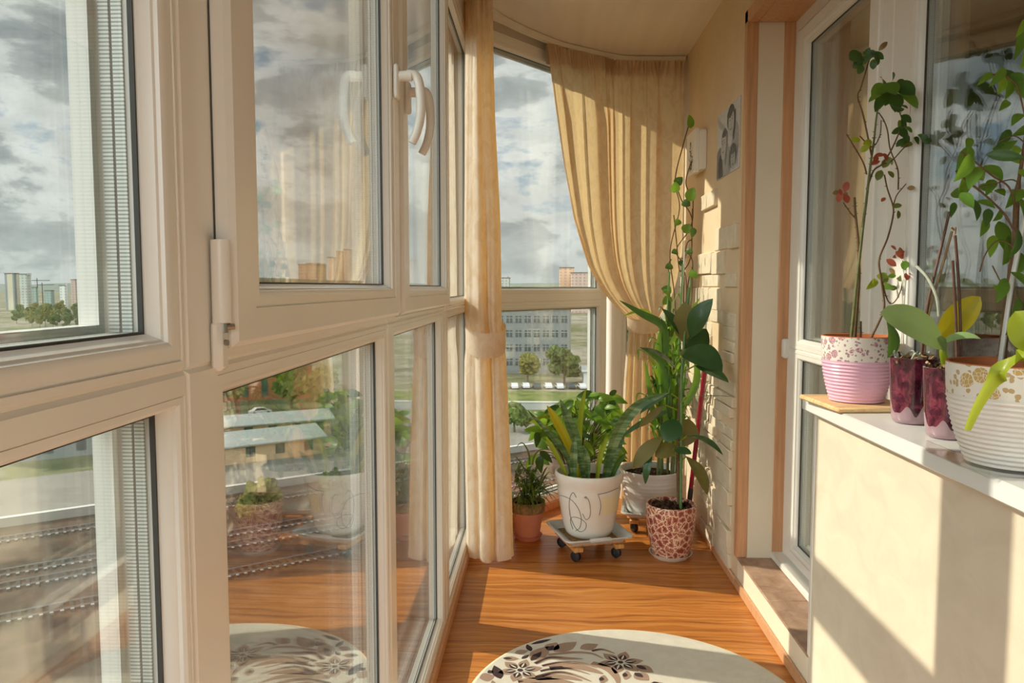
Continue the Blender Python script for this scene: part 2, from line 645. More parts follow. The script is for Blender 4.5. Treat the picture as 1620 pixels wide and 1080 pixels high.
mb = slab(-.12, 0)
struct('floor', mb, 'floor', 'orange brown laminate floor of the narrow balcony', 'floor', smooth=False)
mb = slab(ZC, ZC + .1)
struct('ceiling', mb, 'ceil', 'beige glossy panelled ceiling above the balcony', 'ceiling', smooth=False)

# house wall: beside the door, above the openings, parapet under the window
mb = MB().use('plaster_peach')
mb.box((XW, 3.0, 0), (XD + .1, 4.60, ZC))
mb.box((XW, YB, 2.21), (XD + .1, 3.0, ZC))
wall = struct('wall_right', mb, None, 'peach plaster house wall beside and above the balcony door', 'wall', smooth=False)
st = MB().use('stone')
RS = random.Random(21)
z = .03
while z < 1.66:
    h = RS.choice((.045, .06, .075, .10))
    y = 3.07 + RS.random() * .06
    while y < 4.36:
        L = RS.choice((.13, .18, .22, .28, .34))
        y1 = min(y + L, 4.37)
        dens = 1.0 if z < .95 else (.8 if z < 1.2 else (.42 if z < 1.38 else .12))
        if y < 3.35 and z > .35: dens *= .8
        if RS.random() < dens and y1 - y > .03:
            d = RS.choice((.004, .007, .010, .014, .018))
            sl = RS.uniform(-.004, .004)
            st.bbox((XW - d, y + .001, z + .001 + sl), (XW + .005, y1 - .001, z + h - .001 + sl), .004)
        y = y1
    z += h
st.build('stone_cladding', None, wall)
mb = MB().box((XW, YB, 0), (XD, 2.19, .846))
par = struct('wall_parapet', mb, 'plaster', 'cream plaster parapet under the white window sill', 'wall', smooth=False)
MB().bbox((XW - .003, 2.178, .12), (XW + .03, 2.195, .846), .002).build('corner_bead', M['pvc_door'], par)
# end wall behind camera with an opening for daylight
mb = MB().box((-.4, YB - .1, 0), (1.1, YB, .1)).box((-.4, YB - .1, 2.3), (1.1, YB, ZC)).box((-.4, YB - .1, .1), (-.33, YB, 2.3)).box((XW, YB - .1, .1), (1.1, YB, 2.3))
struct('wall_back', mb, 'plaster', 'plaster end wall behind the viewpoint', 'wall', smooth=False)

# door trim of orange wood (L section at the far jamb and along the head)
mb = MB()
mb.bbox((XW - .008, 2.99, .12), (XW + .036, 3.035, 2.25), .004)
mb.bbox((XW - .008, YB, 2.2), (XW + .036, 3.035, 2.25), .004)
mb.bbox((.915, 2.985, .12), (XD + .005, 3.0, 2.21), .003)
mb.bbox((XW + .03, YB, 2.196), (XD + .005, 2.985, 2.21), .003)
struct('trim_1', mb, 'orange', 'orange wooden trim around the balcony door opening', 'trim')
mb = MB().box((XW + .03, 2.992, .12), (.916, 3.0, 2.2))
struct('trim_2', mb, 'reveal', 'cream reveal panel between the two orange door trims', 'reveal', smooth=False)

# door step
stp = empty('door_step', (.86, 2.6, 0), 'low cream door step topped with two brown tiles', 'step', None, 'structure')
MB().box((XW, 2.19, 0), (XD + .1, 3.0, .112)).build('riser', M['reveal'], stp, False)
for y0, y1 in ((2.19, 2.575), (2.578, 2.998)):
    MB().bbox((XW - .004, y0, .112), (XD + .06, y1, .121), .002).build('step_tile', M['tile'], stp)

# baseboards
mb = MB().bbox((XW - .014, 3.0, 0), (XW, 4.5, .035), .003).bbox((XW - .014, YB, 0), (XW, 3.0, .035), .003)
struct('baseboard_right', mb, 'orange', 'orange wooden baseboard along the house wall', 'baseboard')


# ------------------------------------------------------------------ glazing
class Facet:
    def __init__(s, o, t):
        s.o, s.t = V((o[0], o[1], 0)), V((t[0], t[1], 0)).normalized()
        s.n = V((s.t.y, -s.t.x, 0))

    def p(s, a, d, z):
        return s.o + s.t * a + s.n * d + V((0, 0, z))


def rect(fc, r, ins, d):
    a0, a1, z0, z1 = r
    return [fc.p(a0 - ins, d, z0 - ins), fc.p(a1 + ins, d, z0 - ins), fc.p(a1 + ins, d, z1 + ins), fc.p(a0 - ins, d, z1 + ins)]


BEAD = [(0, -.026), (.0, -.019), (.002, -.016), (.005, -.009), (.007, -.0075), (.008, -.004), (.013, -.0012), (.015, -.001), (.024, -.001), (.0243, -.0025), (.0258, -.0025), (.0262, 0), (.0275, 0)]


def ring(mb, fc, cell, glass, face=0.0, depth=.075, edge=.004):
    """frame bars of one light: rebate, glazing bead, face and back"""
    mg = min(glass[0] - cell[0], cell[1] - glass[1], glass[2] - cell[2], cell[3] - glass[3])
    k = min(1.0, (mg - .0045) / .0275)
    loops = [rect(fc, glass, i * k, face + d) for i, d in BEAD]
    c2 = (cell[0] + edge, cell[1] - edge, cell[2] + edge, cell[3] - edge)
    loops += [rect(fc, c2, 0, face), rect(fc, cell, 0, face - edge), rect(fc, cell, 0, face - depth)]
    loops += [rect(fc, glass, -.0085, face - depth), rect(fc, glass, -.0085, face - .0565), rect(fc, glass, 0, face - .0565)]
    loops.append(loops[0])
    mb.loft(loops)


def box_ring(mb, fc, r, i0, i1, d0, d1):
    lp = [rect(fc, r, i0, d0), rect(fc, r, i1, d0), rect(fc, r, i1, d1), rect(fc, r, i0, d1)]
    mb.loft(lp + [lp[0]])


def glazing(fc, g, parent, face=0.0):
    mb = MB()
    for d in (-.026, -.052):
        mb.loft([rect(fc, g, .002, face + d), rect(fc, g, .002, face + d - .004)])
        a = rect(fc, g, .002, face + d); b = rect(fc, g, .002, face + d - .004)
        mb.add(a, [(0, 1, 2, 3)]); mb.add(b, [(0, 1, 2, 3)])
    mb.build('glass_pane', M['glass'], parent, False)
    sp = MB().use('spacer')
    box_ring(sp, fc, g, -.0015, .002, face - .031, face - .040)
    box_ring(sp, fc, g, -.0015, .002, face - .0425, face - .0515)
    sp.use('gasket_or_gap')
    box_ring(sp, fc, g, -.0008, .002, face - .0405, face - .042)
    sp.build('glazing_spacer', None, parent, False)
    gk = MB()
    box_ring(gk, fc, g, -.0022, .001, face - .0255, face - .021)
    gk.build('gasket_or_gap', M['gasket_or_gap'], parent, False)


def handle(fc, a, z, d, parent, drop=.125, out=.05):
    h = MB()
    c = fc.p(a, d, z)
    mx = Matrix.Translation(c) @ Matrix(((fc.t.x, fc.n.x, 0, 0), (fc.t.y, fc.n.y, 0, 0), (0, 0, 1, 0), (0, 0, 0, 1)))
    h.bbox((-.014, 0, -.035), (.014, .012, .035), .004, mx)
    h.tube([mx @ V((0, .010, .012)), mx @ V((0, out - .012, .012))], .011, 12)
    path = spline([mx @ V((0, out - .022, .015)), mx @ V((0, out - .004, .012)), mx @ V((0, out + .004, -.012)), mx @ V((0, out + .006, -.06)), mx @ V((0, out - .002, -.1)), mx @ V((0, out - .014, -drop))], 5)
    n = len(path)
    h.tube(path, [.010 - .0015 * abs(i / n - .4) for i in range(n)], 12)
    h.build('handle', M['handle'], parent)


def unit(name, fc, a0, a1, z0, zt, z1, low, up, sash=None, label=None, hinge=None, handle_at=None, face=0.0, mkey='pvc'):
    """one window unit: a frame with a lower fixed light and an upper light or sash. low/up: glass (a0,a1,z0,z1)"""
    w = empty(name, fc.p((a0 + a1) / 2, 0, z0), label, 'window', None, 'structure')
    fr = MB()
    ring(fr, fc, (a0, a1, z0, zt), low)
    if sash is None:
        ring(fr, fc, (a0, a1, zt, z1), up)
    else:
        s0 = (sash[0] + .018, sash[1] - .018, sash[2] + .018, sash[3] - .018)
        ring(fr, fc, (a0, a1, zt, z1), s0)
    fr.build('frame', M[mkey], w, True, 24)
    glazing(fc, low, w)
    if sash is None:
        glazing(fc, up, w)
    else:
        so = MB()
        ring(so, fc, sash, up, .02, .062, .006)
        s = so.build('sash', M[mkey], w, True, 24)
        gs = MB()  # black ring standing in for the shaded gap between sash and frame
        box_ring(gs, fc, sash, -.001, .0022, -.002, .0012)
        gs.build('gasket_or_gap', M['gasket_or_gap'], s, False)
        glazing(fc, up, s, .02)
        if hinge is not None:
            hb = MB().tube([fc.p(hinge, .011, sash[2] + .026), fc.p(hinge, .011, sash[2] + .108)], .0095, 14)
            hb.build('hinge_cover', M[mkey], s)
            hp = MB().tube([fc.p(hinge, .011, sash[2] + .016), fc.p(hinge, .011, sash[2] + .026)], .0055, 10)
            hp.tube([fc.p(hinge, .011, sash[2] + .021), fc.p(hinge + .006, .021, sash[2] + .022)], .003, 8)
            hp.tube([fc.p(hinge, .012, sash[2] + .006), fc.p(hinge, .0165, sash[2] + .006)], .003, 8)
            hp.build('hinge_pin', M['steel'], s)
            hk = MB().bbox((0, 0, 0), (.02, .012, .05), .004, Matrix.Translation(fc.p(hinge - .009, .001, sash[2] - .022)) @ Matrix(((fc.t.x, fc.n.x, 0, 0), (fc.t.y, fc.n.y, 0, 0), (0, 0, 1, 0), (0, 0, 0, 1))))
            hk.build('hinge_plate', M[mkey], s)
        if handle_at: handle(fc, handle_at[0], handle_at[1], .02, s)
    return w


LF = Facet((-.33, 0), (0, 1))
ZL0, ZL1, ZT, ZU0, ZU1, ZTOP = .085, 1.085, 1.122, 1.158, 2.235, 2.31
unit('window_1', LF, -.55, .688, 0, ZT, ZTOP, (-.48, .668, ZL0, ZL1), (-.48, .655, ZU0, ZU1), None,
     'fixed white framed balcony window nearest the viewpoint, at the left edge')
unit('window_2', LF, .69, 1.608, 0, ZT, ZTOP, (.782, 1.575, ZL0, ZL1), (.838, 1.575, 1.203, ZU1 - .03), (.757, 1.655, 1.138, ZTOP - .012),
     'opening balcony window with white hinge cover and lever handle', hinge=.744, handle_at=(1.602, 1.624))
unit('window_3', LF, 1.61, 2.565, 0, ZT, ZTOP, (1.69, 2.47, ZL0, ZL1), (1.785, 2.47, 1.201, ZU1 - .03), (1.70, 2.545, 1.138, ZTOP - .012),
     'opening balcony window with a lever handle beside the cream curtain', handle_at=(1.735, 1.624))
unit('window_4', LF, 2.567, 3.52, 0, ZT, ZTOP, (2.655, 3.44, ZL0, ZL1), (2.655, 3.44, ZU0, ZU1), None,
     'narrow fixed balcony window partly behind the tied cream curtain')
unit('window_8', LF, YB, -.552, 0, ZT, ZTOP, (YB + .07, -.62, ZL0, ZL1), (YB + .07, -.62, ZU0, ZU1), None,
     'fixed balcony window behind the viewpoint')
P0, P1 = V((-.33, 3.55)), V((.405, 4.49))
FF = Facet(P0, P1 - P0)
FL = (P1 - P0).length
unit('window_5', FF, .035, FL - .045, 0, ZT, ZTOP + .10, (.11, FL - .125, ZL0, ZL1 - .005), (.11, FL - .125, ZU0 + .032, ZU1 + .105), None,
     'angled corner window between the two beige curtains')
FE = Facet((.43, 4.52), (1, 0))
unit('window_6', FE, .03, .36, 0, ZT, ZTOP + .10, (.07, .325, ZL0, ZL1), (.07, .325, ZU0, ZU1 + .10), None,
     'narrow end window behind the large tied curtain')
# corner posts and lintels
mb = MB()
for c, r in (((-.335, 3.535), .045), ((.425, 4.51), .05)):
    mb.lathe((c[0], c[1] + .02, 0), [(r, 0), (r, ZTOP + .1)], 24, True)
struct('trim_3', mb, 'pvc', 'white corner posts joining the balcony window facets', 'post')
mb = MB()
for fc, a0, a1 in ((LF, YB, 3.55), (FF, 0, FL), (FE, 0, .36)):
    zq = ZTOP if fc is LF else ZTOP + .10
    mb.loft([[fc.p(a, d, z_) for d, z_ in ((.0, zq), (0, ZC), (-.075, ZC), (-.075, zq))] for a in (a0, a1)])
struct('wall_left', mb, 'lintel', 'beige lintel strip above the balcony windows', 'wall', smooth=False)
mb = MB()
for fc, a0, a1 in ((LF, YB, 3.55), (FF, 0, FL), (FE, 0, .36)):
    q = ((0, 0), (.011, 0), (.011, .036), (.006, .042), (0, .042))
    mb.loft([[fc.p(a0, d, z_) for d, z_ in q], [fc.p(a1, d, z_) for d, z_ in q]])
struct('baseboard_left', mb, 'orange', 'thin orange wooden strip along the foot of the windows', 'baseboard', smooth=False)

# house window and door
HF = Facet((XD, 0), (0, -1))
HF.n = V((-1, 0, 0)); HF.t = V((0, 1, 0))
w = empty('window_7', (XD, .9, .88), 'large house window above the sill reflecting the cloudy sky', 'window', None, 'structure')
fr = MB()
ring(fr, HF, (-1.2, 2.163, .883, 2.2), (-1.1, 2.028, .965, 2.12))
fr.build('frame', M['pvc_door'], w)
glazing(HF, (-1.1, 2.028, .965, 2.12), w)
d = empty('door_1', (XD, 2.55, .12), 'white glazed balcony door with a middle rail', 'door', None, 'structure')
fr = MB()
ring(fr, HF, (2.164, 2.99, .121, 2.2), (2.25, 2.93, .175, 2.125))
fr.build('frame', M['pvc_door'], d)
sa = MB()
ring(sa, HF, (2.232, 2.945, .165, .965), (2.308, 2.838, .225, .925), .012, .06)
ring(sa, HF, (2.232, 2.945, .965, 2.14), (2.308, 2.838, 1.005, 2.075), .012, .06)
s = sa.build('sash', M['pvc_door'], d)
glazing(HF, (2.308, 2.838, .225, .925), s, .012)
glazing(HF, (2.308, 2.838, 1.005, 2.075), s, .012)
MB().bbox((XD - .045, 2.14, .121), (XD + .02, 2.99, .15), .006).build('threshold', M['pvc_door'], d)
MB().bbox((XD - .03, 2.935, .925), (XD + .0, 2.97, 1.0), .006).build('hinge_cover', M['pvc_door'], d)

# dim room behind the glass
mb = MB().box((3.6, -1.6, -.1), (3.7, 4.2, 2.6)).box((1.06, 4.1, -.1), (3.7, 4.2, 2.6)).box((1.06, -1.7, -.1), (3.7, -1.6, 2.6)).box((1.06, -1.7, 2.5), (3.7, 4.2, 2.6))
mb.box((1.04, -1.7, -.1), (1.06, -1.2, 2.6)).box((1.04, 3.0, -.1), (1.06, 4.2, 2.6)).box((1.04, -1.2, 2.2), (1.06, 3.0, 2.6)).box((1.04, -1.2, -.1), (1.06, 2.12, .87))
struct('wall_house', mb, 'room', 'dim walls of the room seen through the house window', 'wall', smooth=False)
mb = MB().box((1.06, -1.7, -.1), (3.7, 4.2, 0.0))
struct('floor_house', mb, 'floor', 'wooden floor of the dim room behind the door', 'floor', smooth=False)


def room_curtain(x, y0, y1, label):
    mb = MB()
    lo = []
    n = int((y1 - y0) / .012)
    for zz in (.03, .6, 1.2, 1.8, 2.4):
        lo.append([V((x + .022 * math.sin(i * .95) + .008 * math.sin(i * .31 + zz), y0 + (y1 - y0) * i / n, zz)) for i in range(n + 1)])
    mb.loft(lo, False)
    o = mb.build('room_curtain', M['sheer'], None, True, 80, (x, (y0 + y1) / 2, 0), False)
    tag(o, label, 'curtain')


room_curtain(1.16, 2.2, 3.4, 'beige pleated curtain in the room behind the door glass')

# ------------------------------------------------------------------ window sill
mb = MB()
mb.bbox((.75, YB, .846), (XD, 2.205, .883), .004)
tag(mb.build('window_sill', M['sill'], None, origin=(.84, .5, .846)), 'long white plastic window sill carrying the flower pots', 'window sill', None, 'structure')

# ------------------------------------------------------------------ curtain rail
railp = spline([(-.285, 2.4, 0), (-.285, 3.1, 0), (-.235, 3.52, 0), (.03, 3.93, 0), (.22, 4.10, 0), (.41, 4.235, 0), (.6, 4.265, 0), (.775, 4.27, 0)], 6)
mb = MB()
lo = []
for i, p in enumerate(railp):
    t_ = (railp[min(i + 1, len(railp) - 1)] - railp[max(i - 1, 0)]).normalized()
    n_ = V((t_.y, -t_.x, 0))
    lo.append([p + n_ * d_ + V((0, 0, z_)) for d_, z_ in ((-.016, ZC - .003), (-.016, ZC - .026), (.016, ZC - .026), (.016, ZC - .003))])
mb.loft(lo)
tag(mb.build('curtain_rail', M['ceil'], None, origin=(-.2, 3.5, 2.43)), 'pale curtain rail bending round the corner under the ceiling', 'curtain rail')


# ------------------------------------------------------------------ curtains
def cloth(loops, name, parent):
    mb = MB()
    mb.loft(loops, False)
    o = mb.build(name, M['curtain'], parent, True, 85, None, False)
    return o


def left_curtain():
    root = empty('curtain', (-.24, 3.25, .02), 'slim beige curtain tied in the corner beside the windows', 'curtain', 'tied beige curtains')
    zs = [.02, .035, .06, .15, .3, .45, .6, .75, .88, .96, 1.0, 1.03, 1.07, 1.15, 1.3, 1.5, 1.7, 1.9, 2.1, 2.25, 2.33, 2.38, 2.42]
    x0 = [-.318, -.318, -.318, -.318, -.320, -.322, -.324, -.324, -.322, -.316, -.315, -.316, -.320, -.322, -.322, -.320, -.318, -.316, -.313, -.312, -.312, -.312, -.312]
    x1 = [-.130, -.132, -.134, -.136, -.140, -.146, -.152, -.158, -.164, -.173, -.178, -.182, -.184, -.184, -.186, -.190, -.200, -.210, -.216, -.218, -.221, -.222, -.222]
    loops = []
    n = 150
    for z_, a, b in zip(zs, x0, x1):
        lp = []
        tie = math.exp(-((z_ - 1.0) / .12) ** 2)
        top = max(0, (z_ - 2.2) / .22)
        amp = .030 - .010 * tie
        for i in range(n + 1):
            s_ = i / n
            # U-shaped bundle: back along the glass, across the front, back along the corner window
            f = max(0.0, min(1.0, (s_ - .22) / .5))
            if s_ < .22:
                q = 1 - s_ / .22
                bx, by = a + .012 * q, 3.215 + .27 * q
            elif s_ > .72:
                q = (s_ - .72) / .28
                bx, by = b - .05 * q, 3.215 + .34 * q
            else:
                bx, by = a + (b - a) * f, 3.215 - .035 * math.sin(PI * f)
            edge = math.sin(PI * max(0, min(1, (f - .0))))
            pl = .009 * math.sin(f * 2 * PI * 1.6 + .6 + .3 * math.sin(z_ * 1.6)) * edge
            deep = .045 * math.exp(-((f - .60 - .02 * math.sin(z_ * 2)) / .05) ** 2) * (.55 + .45 * math.sin(z_ * 2.1 + .5))
            deep += .022 * math.exp(-((f - .24) / .05) ** 2) * (.5 + .5 * math.sin(z_ * 1.7 + 2))
            fine = .0012 * math.sin(f * 41 + 1.5 * math.sin(z_ * 2.3)) * (.4 + 1.6 * tie)
            wing = .016 * math.sin(s_ * 60) if (s_ < .22 or s_ > .72) else 0
            x = bx + wing + top * .004 * math.sin(s_ * 120)
            y = by + pl + deep * (1 - .3 * tie) + fine + top * .008 * math.sin(s_ * 170)
            lp.append(V((x, y, z_ + (.006 * math.sin(s_ * 9) if z_ < .03 else 0))))
        loops.append(lp)
    cloth(loops, 'cloth', root)
    # tie band
    lp = []
    for z_, g in ((.930, .0), (.945, .003), (.985, .002), (1.02, .004), (1.035, .002)):
        ring_ = []
        for i in range(48):
            t_ = 2 * PI * i / 48
            sx, sy = math.cos(t_), math.sin(t_)
            ring_.append(V((-.243 + sx * (.084 + g), 3.245 + sy * (.084 + g), z_ + .03 * sy - .006 * sx)))
        lp.append(ring_)
    mb = MB().loft(lp)
    mb.build('tieback', M['curtain'], root, True, 60)
    return root


left_curtain()


def right_curtain():
    root = empty('curtain', (.5, 4.18, .02), 'wide golden beige curtain swept to a tieback above the plants', 'curtain', 'tied beige curtains')
    tp = spline([(.022, 3.925, 0), (.13, 4.025, 0), (.22, 4.085, 0), (.32, 4.165, 0), (.41, 4.215, 0), (.58, 4.235, 0), (.768, 4.24, 0)], 24)
    n = 520
    ztop, ztie, zbot = 2.420, 1.02, .03
    loops = []
    gT = [0, .18, .41, .62, .8, .9, .965, 1]
    gL = [0, .08, .20, .34, .53, .71, .89, 1]
    ts = [0, .008, .02, .04, .055, .065, .08, .11, .15, .2, .26, .32, .38, .44, .5, .56, .62, .68, .74, .79, .84, .88, .92, .95, .975, 1.0]
    tie0, tie1 = V((.476, 4.14, 0)), V((.628, 4.17, 0))
    # deep folds where the cloth doubles over itself: centre, width, depth
    FOLDS = [(.085, .13, .034), (.40, .20, .060), (.60, .10, .034), (.735, .10, .040), (.87, .11, .040)]

    def warp(s_, k):
        q = s_
        for c_, w_, a_ in FOLDS:
            x = (s_ - c_) / w_
            if -.5 < x < .5: q -= k * w_ * .30 * math.sin(2 * PI * x)
        return min(1.0, max(0.0, q))

    def layer(s_):
        o_ = 0.0
        for c_, w_, a_ in FOLDS:
            x = (s_ - c_) / w_
            if -.5 < x <= .5:
                y = x + .5
                o_ += a_ * y * y * (3 - 2 * y)
            elif .5 < x < 1.6:
                o_ += a_ * (1 - (x - .5) / 1.1) ** 1.5
            elif -1.2 < x <= -.5:
                o_ -= a_ * .25 * (1 + (x + .5) / .7)
        return o_
    for t_ in ts:
        lp = []
        z0 = ztop + (ztie - ztop) * t_
        gl = table(t_, gT, gL)
        hd = max(0.0, 1 - t_ / .065)
        kf = min(1.0, .35 + t_ * 2.5) * (1 - hd * .8)
        for i in range(n + 1):
            s_ = i / n
            sw = warp(s_, kf)
            k = sw * (len(tp) - 1)
            a = tp[min(int(k), len(tp) - 1)].lerp(tp[min(int(k) + 1, len(tp) - 1)], k - int(k))
            b = tie0.lerp(tie1, sw)
            gr = t_ ** 9
            e = sw ** .55
            g = gl * (1 - e) + gr * e
            p = a.lerp(b, g)
            soft = .0018 * math.sin(s_ * 2 * PI * 12 + 2 * math.sin(s_ * 11)) * (1 - .5 * t_)
            off = layer(s_) * kf * (1 - .45 * g) + soft
            off += (.009 * (hd > 0) * (.4 + .6 * hd) + .004 * max(0, 1 - t_ / .2)) * math.sin(s_ * 290 + 3 * math.sin(s_ * 23))
            nrm = V((.55, -.83, 0)) if s_ < .5 else V((.15, -.98, 0))
            p = p + nrm * off
            lp.append(V((p.x, p.y, z0)))
        loops.append(lp)
    for t_ in (.04, .1, .2, .35, .5, .7, .85, 1.0):
        lp = []
        z0 = ztie + (zbot - ztie) * t_
        wd = table(t_, [0, .1, .3, 1], [0, .12, .3, .5])
        for i in range(n + 1):
            s_ = i / n
            b = tie0.lerp(tie1, s_)
            c = V((.43, 4.16, 0)).lerp(V((.70, 4.2, 0)), s_)
            p = b.lerp(c, min(1, wd * 2))
            ph = s_ * 2 * PI * 6 + 1.3 * math.sin(s_ * 9)
            fold = math.copysign(abs(math.sin(ph)) ** .8, math.sin(ph))
            p = p + V((.1, -1, 0)) * fold * (.014 + .016 * min(1, t_ * 3))
            lp.append(V((p.x, p.y, z0)))
        loops.append(lp)
    cloth(loops, 'cloth', root)
    lp = []
    for z_, g in ((.965, .0), (.975, .004), (1.0, .002), (1.03, .004), (1.04, .0)):
        lp.append([V((.552 + math.cos(2 * PI * i / 48) * (.088 + g), 4.15 + math.sin(2 * PI * i / 48) * (.05 + g), z_ + .02 * math.sin(2 * PI * i / 48))) for i in range(48)])
    MB().loft(lp).build('tieback', M['curtain'], root, True, 60)
    # stiff heading tape sewn behind the gathered top
    hp = []
    for z_ in (2.325, 2.418):
        row = []
        for i in range(n + 1):
            s_ = i / n
            k = s_ * (len(tp) - 1)
            a = tp[min(int(k), len(tp) - 1)].lerp(tp[min(int(k) + 1, len(tp) - 1)], k - int(k))
            nrm = V((.55, -.83, 0)) if s_ < .5 else V((.15, -.98, 0))
            row.append(V((0, 0, z_)) + a + nrm * (-.014 + .006 * math.sin(s_ * 290 + 3 * math.sin(s_ * 23))))
        hp.append(row)
    MB().loft(hp, False).build('heading_tape', M['lintel'], root, True, 85, None, False)


right_curtain()

# ------------------------------------------------------------------ rug
RC, RR = V((.27, 2.082, 0)), .494
rug = empty('round_rug', (RC.x, RC.y, 0))
tag(rug, 'round cream rug with brown flowers on the laminate floor', 'rug')
mb = MB().use('rug')
mb.lathe(RC, [(0, .012), (RR - .012, .012), (RR - .008, .011)], 120)
mb.use('rug_edge').lathe(RC, [(RR - .008, .011), (RR - .001, .009), (RR, .005), (RR - .001, 0.0005)], 120)


def flat(pts, z=.0126):
    mb.add([V((p.x, p.y, z)) for p in pts], [list(range(len(pts)))])


def petal(c, ang, L, W, key, r0=0.0, z=.0126, tipcut=1.0):
    pts = []
    n = 14
    for sgn in (1, -1):
        rng = range(n + 1) if sgn > 0 else range(n - 1, 0, -1)
        for i in rng:
            u = i / n * tipcut
            w = W / 2 * math.sin(PI * (i / n if tipcut == 1 else u) ** .85)
            x = r0 + L * u
            pts.append(c + V((x * math.cos(ang) - sgn * w * math.sin(ang), x * math.sin(ang) + sgn * w * math.cos(ang), 0)))
    mb.use(key)
    flat(pts, z)


def flower(c, L=.062, rot=0.0, skip=()):
    for k in range(6):
        if k in skip: continue
        a = rot + k * PI / 3
        petal(c, a, L, L * .62, 'rug_tan', .014)
        petal(c, a, L * .62, L * .40, 'rug_dark', .014, .0131)
        petal(c, a, L * .55, L * .10, 'rug', .016, .0136)
    mb.use('rug_dark')
    flat([c + V((.009 * math.cos(i * PI / 6), .009 * math.sin(i * PI / 6), 0)) for i in range(12)], .0131)


def stroke(pts, w0, key, dark_from=None):
    p = spline(pts, 7)
    n = len(p) - 1
    ws = [w0 * math.sin(PI * min(1, (.12 + i / n * .88)) ** .7) ** .7 + .001 for i in range(n + 1)]
    mb.use(key)
    mb.ribbon([V((q.x, q.y, .0126)) for q in p], ws, fold=0, nrm=(0, 0, 1), m=1)
    if dark_from:
        k = max(2, int(n * dark_from))
        mb.use('rug_dark')
        mb.ribbon([V((q.x, q.y, .0131)) for q in p[:k + 1]], [ws[i] * .62 * (1 - i / k * .8) for i in range(k + 1)], fold=0, nrm=(0, 0, 1), m=1)


RX, RY = 5.4, 5.4


def rp(x, y):
    return at(740 + x / RX, 980 + y / RY, Z=.012)


def motif(tf):
    def q(x, y): return tf(rp(x, y))
    d0 = tf(V((1, 0, .012))) - tf(V((0, 0, .012)))
    ra = math.atan2(d0.y, d0.x)
    flower(q(447, 432), .058, ra + .25)
    flower(q(1305, 365), .062, ra + .2)
    for (x, y), (x1, y1), w_, dk in [((540, 350), (690, 225), .055, 1), ((690, 265), (760, 195), .05, 1), ((735, 275), (930, 190), .055, 0), ((960, 250), (1115, 210), .045, 0),
                                ((540, 210), (720, 165), .018, 2), ((540, 270), (505, 210), .02, 2), ((400, 285), (520, 265), .03, 0), ((460, 335), (525, 300), .016, 2), ((300, 330), (440, 335), .03, 1),
                                ((280, 505), (225, 390), .035, 2), ((205, 460), (180, 430), .02, 2), ((100, 500), (230, 480), .05, 0), ((1320, 470), (1400, 480), .055, 1), ((1425, 455), (1550, 520), .05, 1),
                                ((1440, 390), (1590, 455), .045, 1), ((1120, 505), (1200, 515), .05, 1), ((1590, 530), (1640, 590), .05, 1), ((1230, 560), (1330, 620), .05, 1)]:
        a, b = q(x, y), q(x1, y1)
        dv = b - a
        ang = math.atan2(dv.y, dv.x)
        if dk == 2:
            petal(a, ang, dv.length, w_, 'rug_dark')
        else:
            petal(a, ang, dv.length, w_, 'rug_tan')
            if dk: petal(a, ang, dv.length * .6, w_ * .45, 'rug_dark', 0, .0131)
    for pts, w_, dk in [([(575, 375), (700, 325), (850, 330), (990, 335)], .02, .6), ([(635, 395), (800, 365), (980, 375), (1110, 415)], .016, .5),
                        ([(690, 300), (900, 280), (1060, 290), (1160, 335)], .014, 0), ([(1060, 268), (1150, 255), (1260, 290)], .014, .6),
                        ([(700, 415), (900, 395), (1060, 430), (1160, 465)], .034, .2), ([(1060, 370), (1200, 420), (1270, 490), (1290, 560)], .03, 0),
                        ([(620, 440), (760, 415), (900, 425), (1050, 470)], .014, .7), ([(580, 490), (760, 450), (900, 470), (1060, 530)], .018, .7),
                        ([(580, 500), (740, 490), (860, 495), (980, 520)], .03, .3), ([(430, 530), (640, 515), (860, 540), (1010, 600)], .03, .1), ([(400, 580), (620, 550), (830, 590), (960, 680)], .02, .5),
                        ([(380, 640), (600, 590), (800, 650), (900, 760)], .026, .3), ([(300, 640), (230, 560), (210, 520)], .018, 0)]:
        stroke([q(*p) for p in pts], w_, 'rug_tan', dk)


motif(lambda p: V(p))
motif(lambda p: RC + Matrix.Rotation(PI, 3, 'Z') @ (V(p) - RC))


def turn(p):
    q = Matrix.Rotation(1.75, 3, 'Z') @ (V(p) - RC)
    return RC + q


flower(turn(rp(447, 432)), .058, 1.2)
flower(turn(rp(1305, 365)), .06, .4)
mb.build('pile', None, rug, False, origin=(RC.x, RC.y, 0), fix=False)


# ------------------------------------------------------------------ pot helpers
def pot_prof(r_top, r_bot, h, bulge=.25, wall=.006, soil=.82, n=14, rim=None):
    """outer profile from base to rim, over the rim and down inside"""
    pr = [(r_bot * .86, 0), (r_bot, .004)]
    for i in range(1, n + 1):
        u = i / n
        r = r_bot + (r_top - r_bot) * (u ** (1 - bulge) if bulge >= 0 else u ** (1 - bulge))
        pr.append((r, .004 + (h - .006) * u))
    pr += [(r_top - wall * .3, h), (r_top - wall, h - .002), (r_top - wall * 1.3, h * soil)]
    return pr


def soil_disc(parent, c, r, z, key='soil', amp=.004, name='soil'):
    mb = MB()
    vs, fs = [V(c) + V((0, 0, z + .004))], []
    n, k = 30, 6
    for j in range(1, k + 1):
        for i in range(n):
            t_ = 2 * PI * i / n
            rr = r * j / k
            vs.append(V(c) + V((rr * math.cos(t_), rr * math.sin(t_), z + amp * R.uniform(-1, 1) * (j < k))))
    for i in range(n):
        fs.append((0, 1 + i, 1 + (i + 1) % n))
        for j in range(k - 1):
            a = 1 + j * n + i
            b = 1 + j * n + (i + 1) % n
            fs.append((a, b, b + n, a + n))
    mb.use(key).add(vs, fs)
    if parent is None: return mb
    return mb.build(name, None, parent)


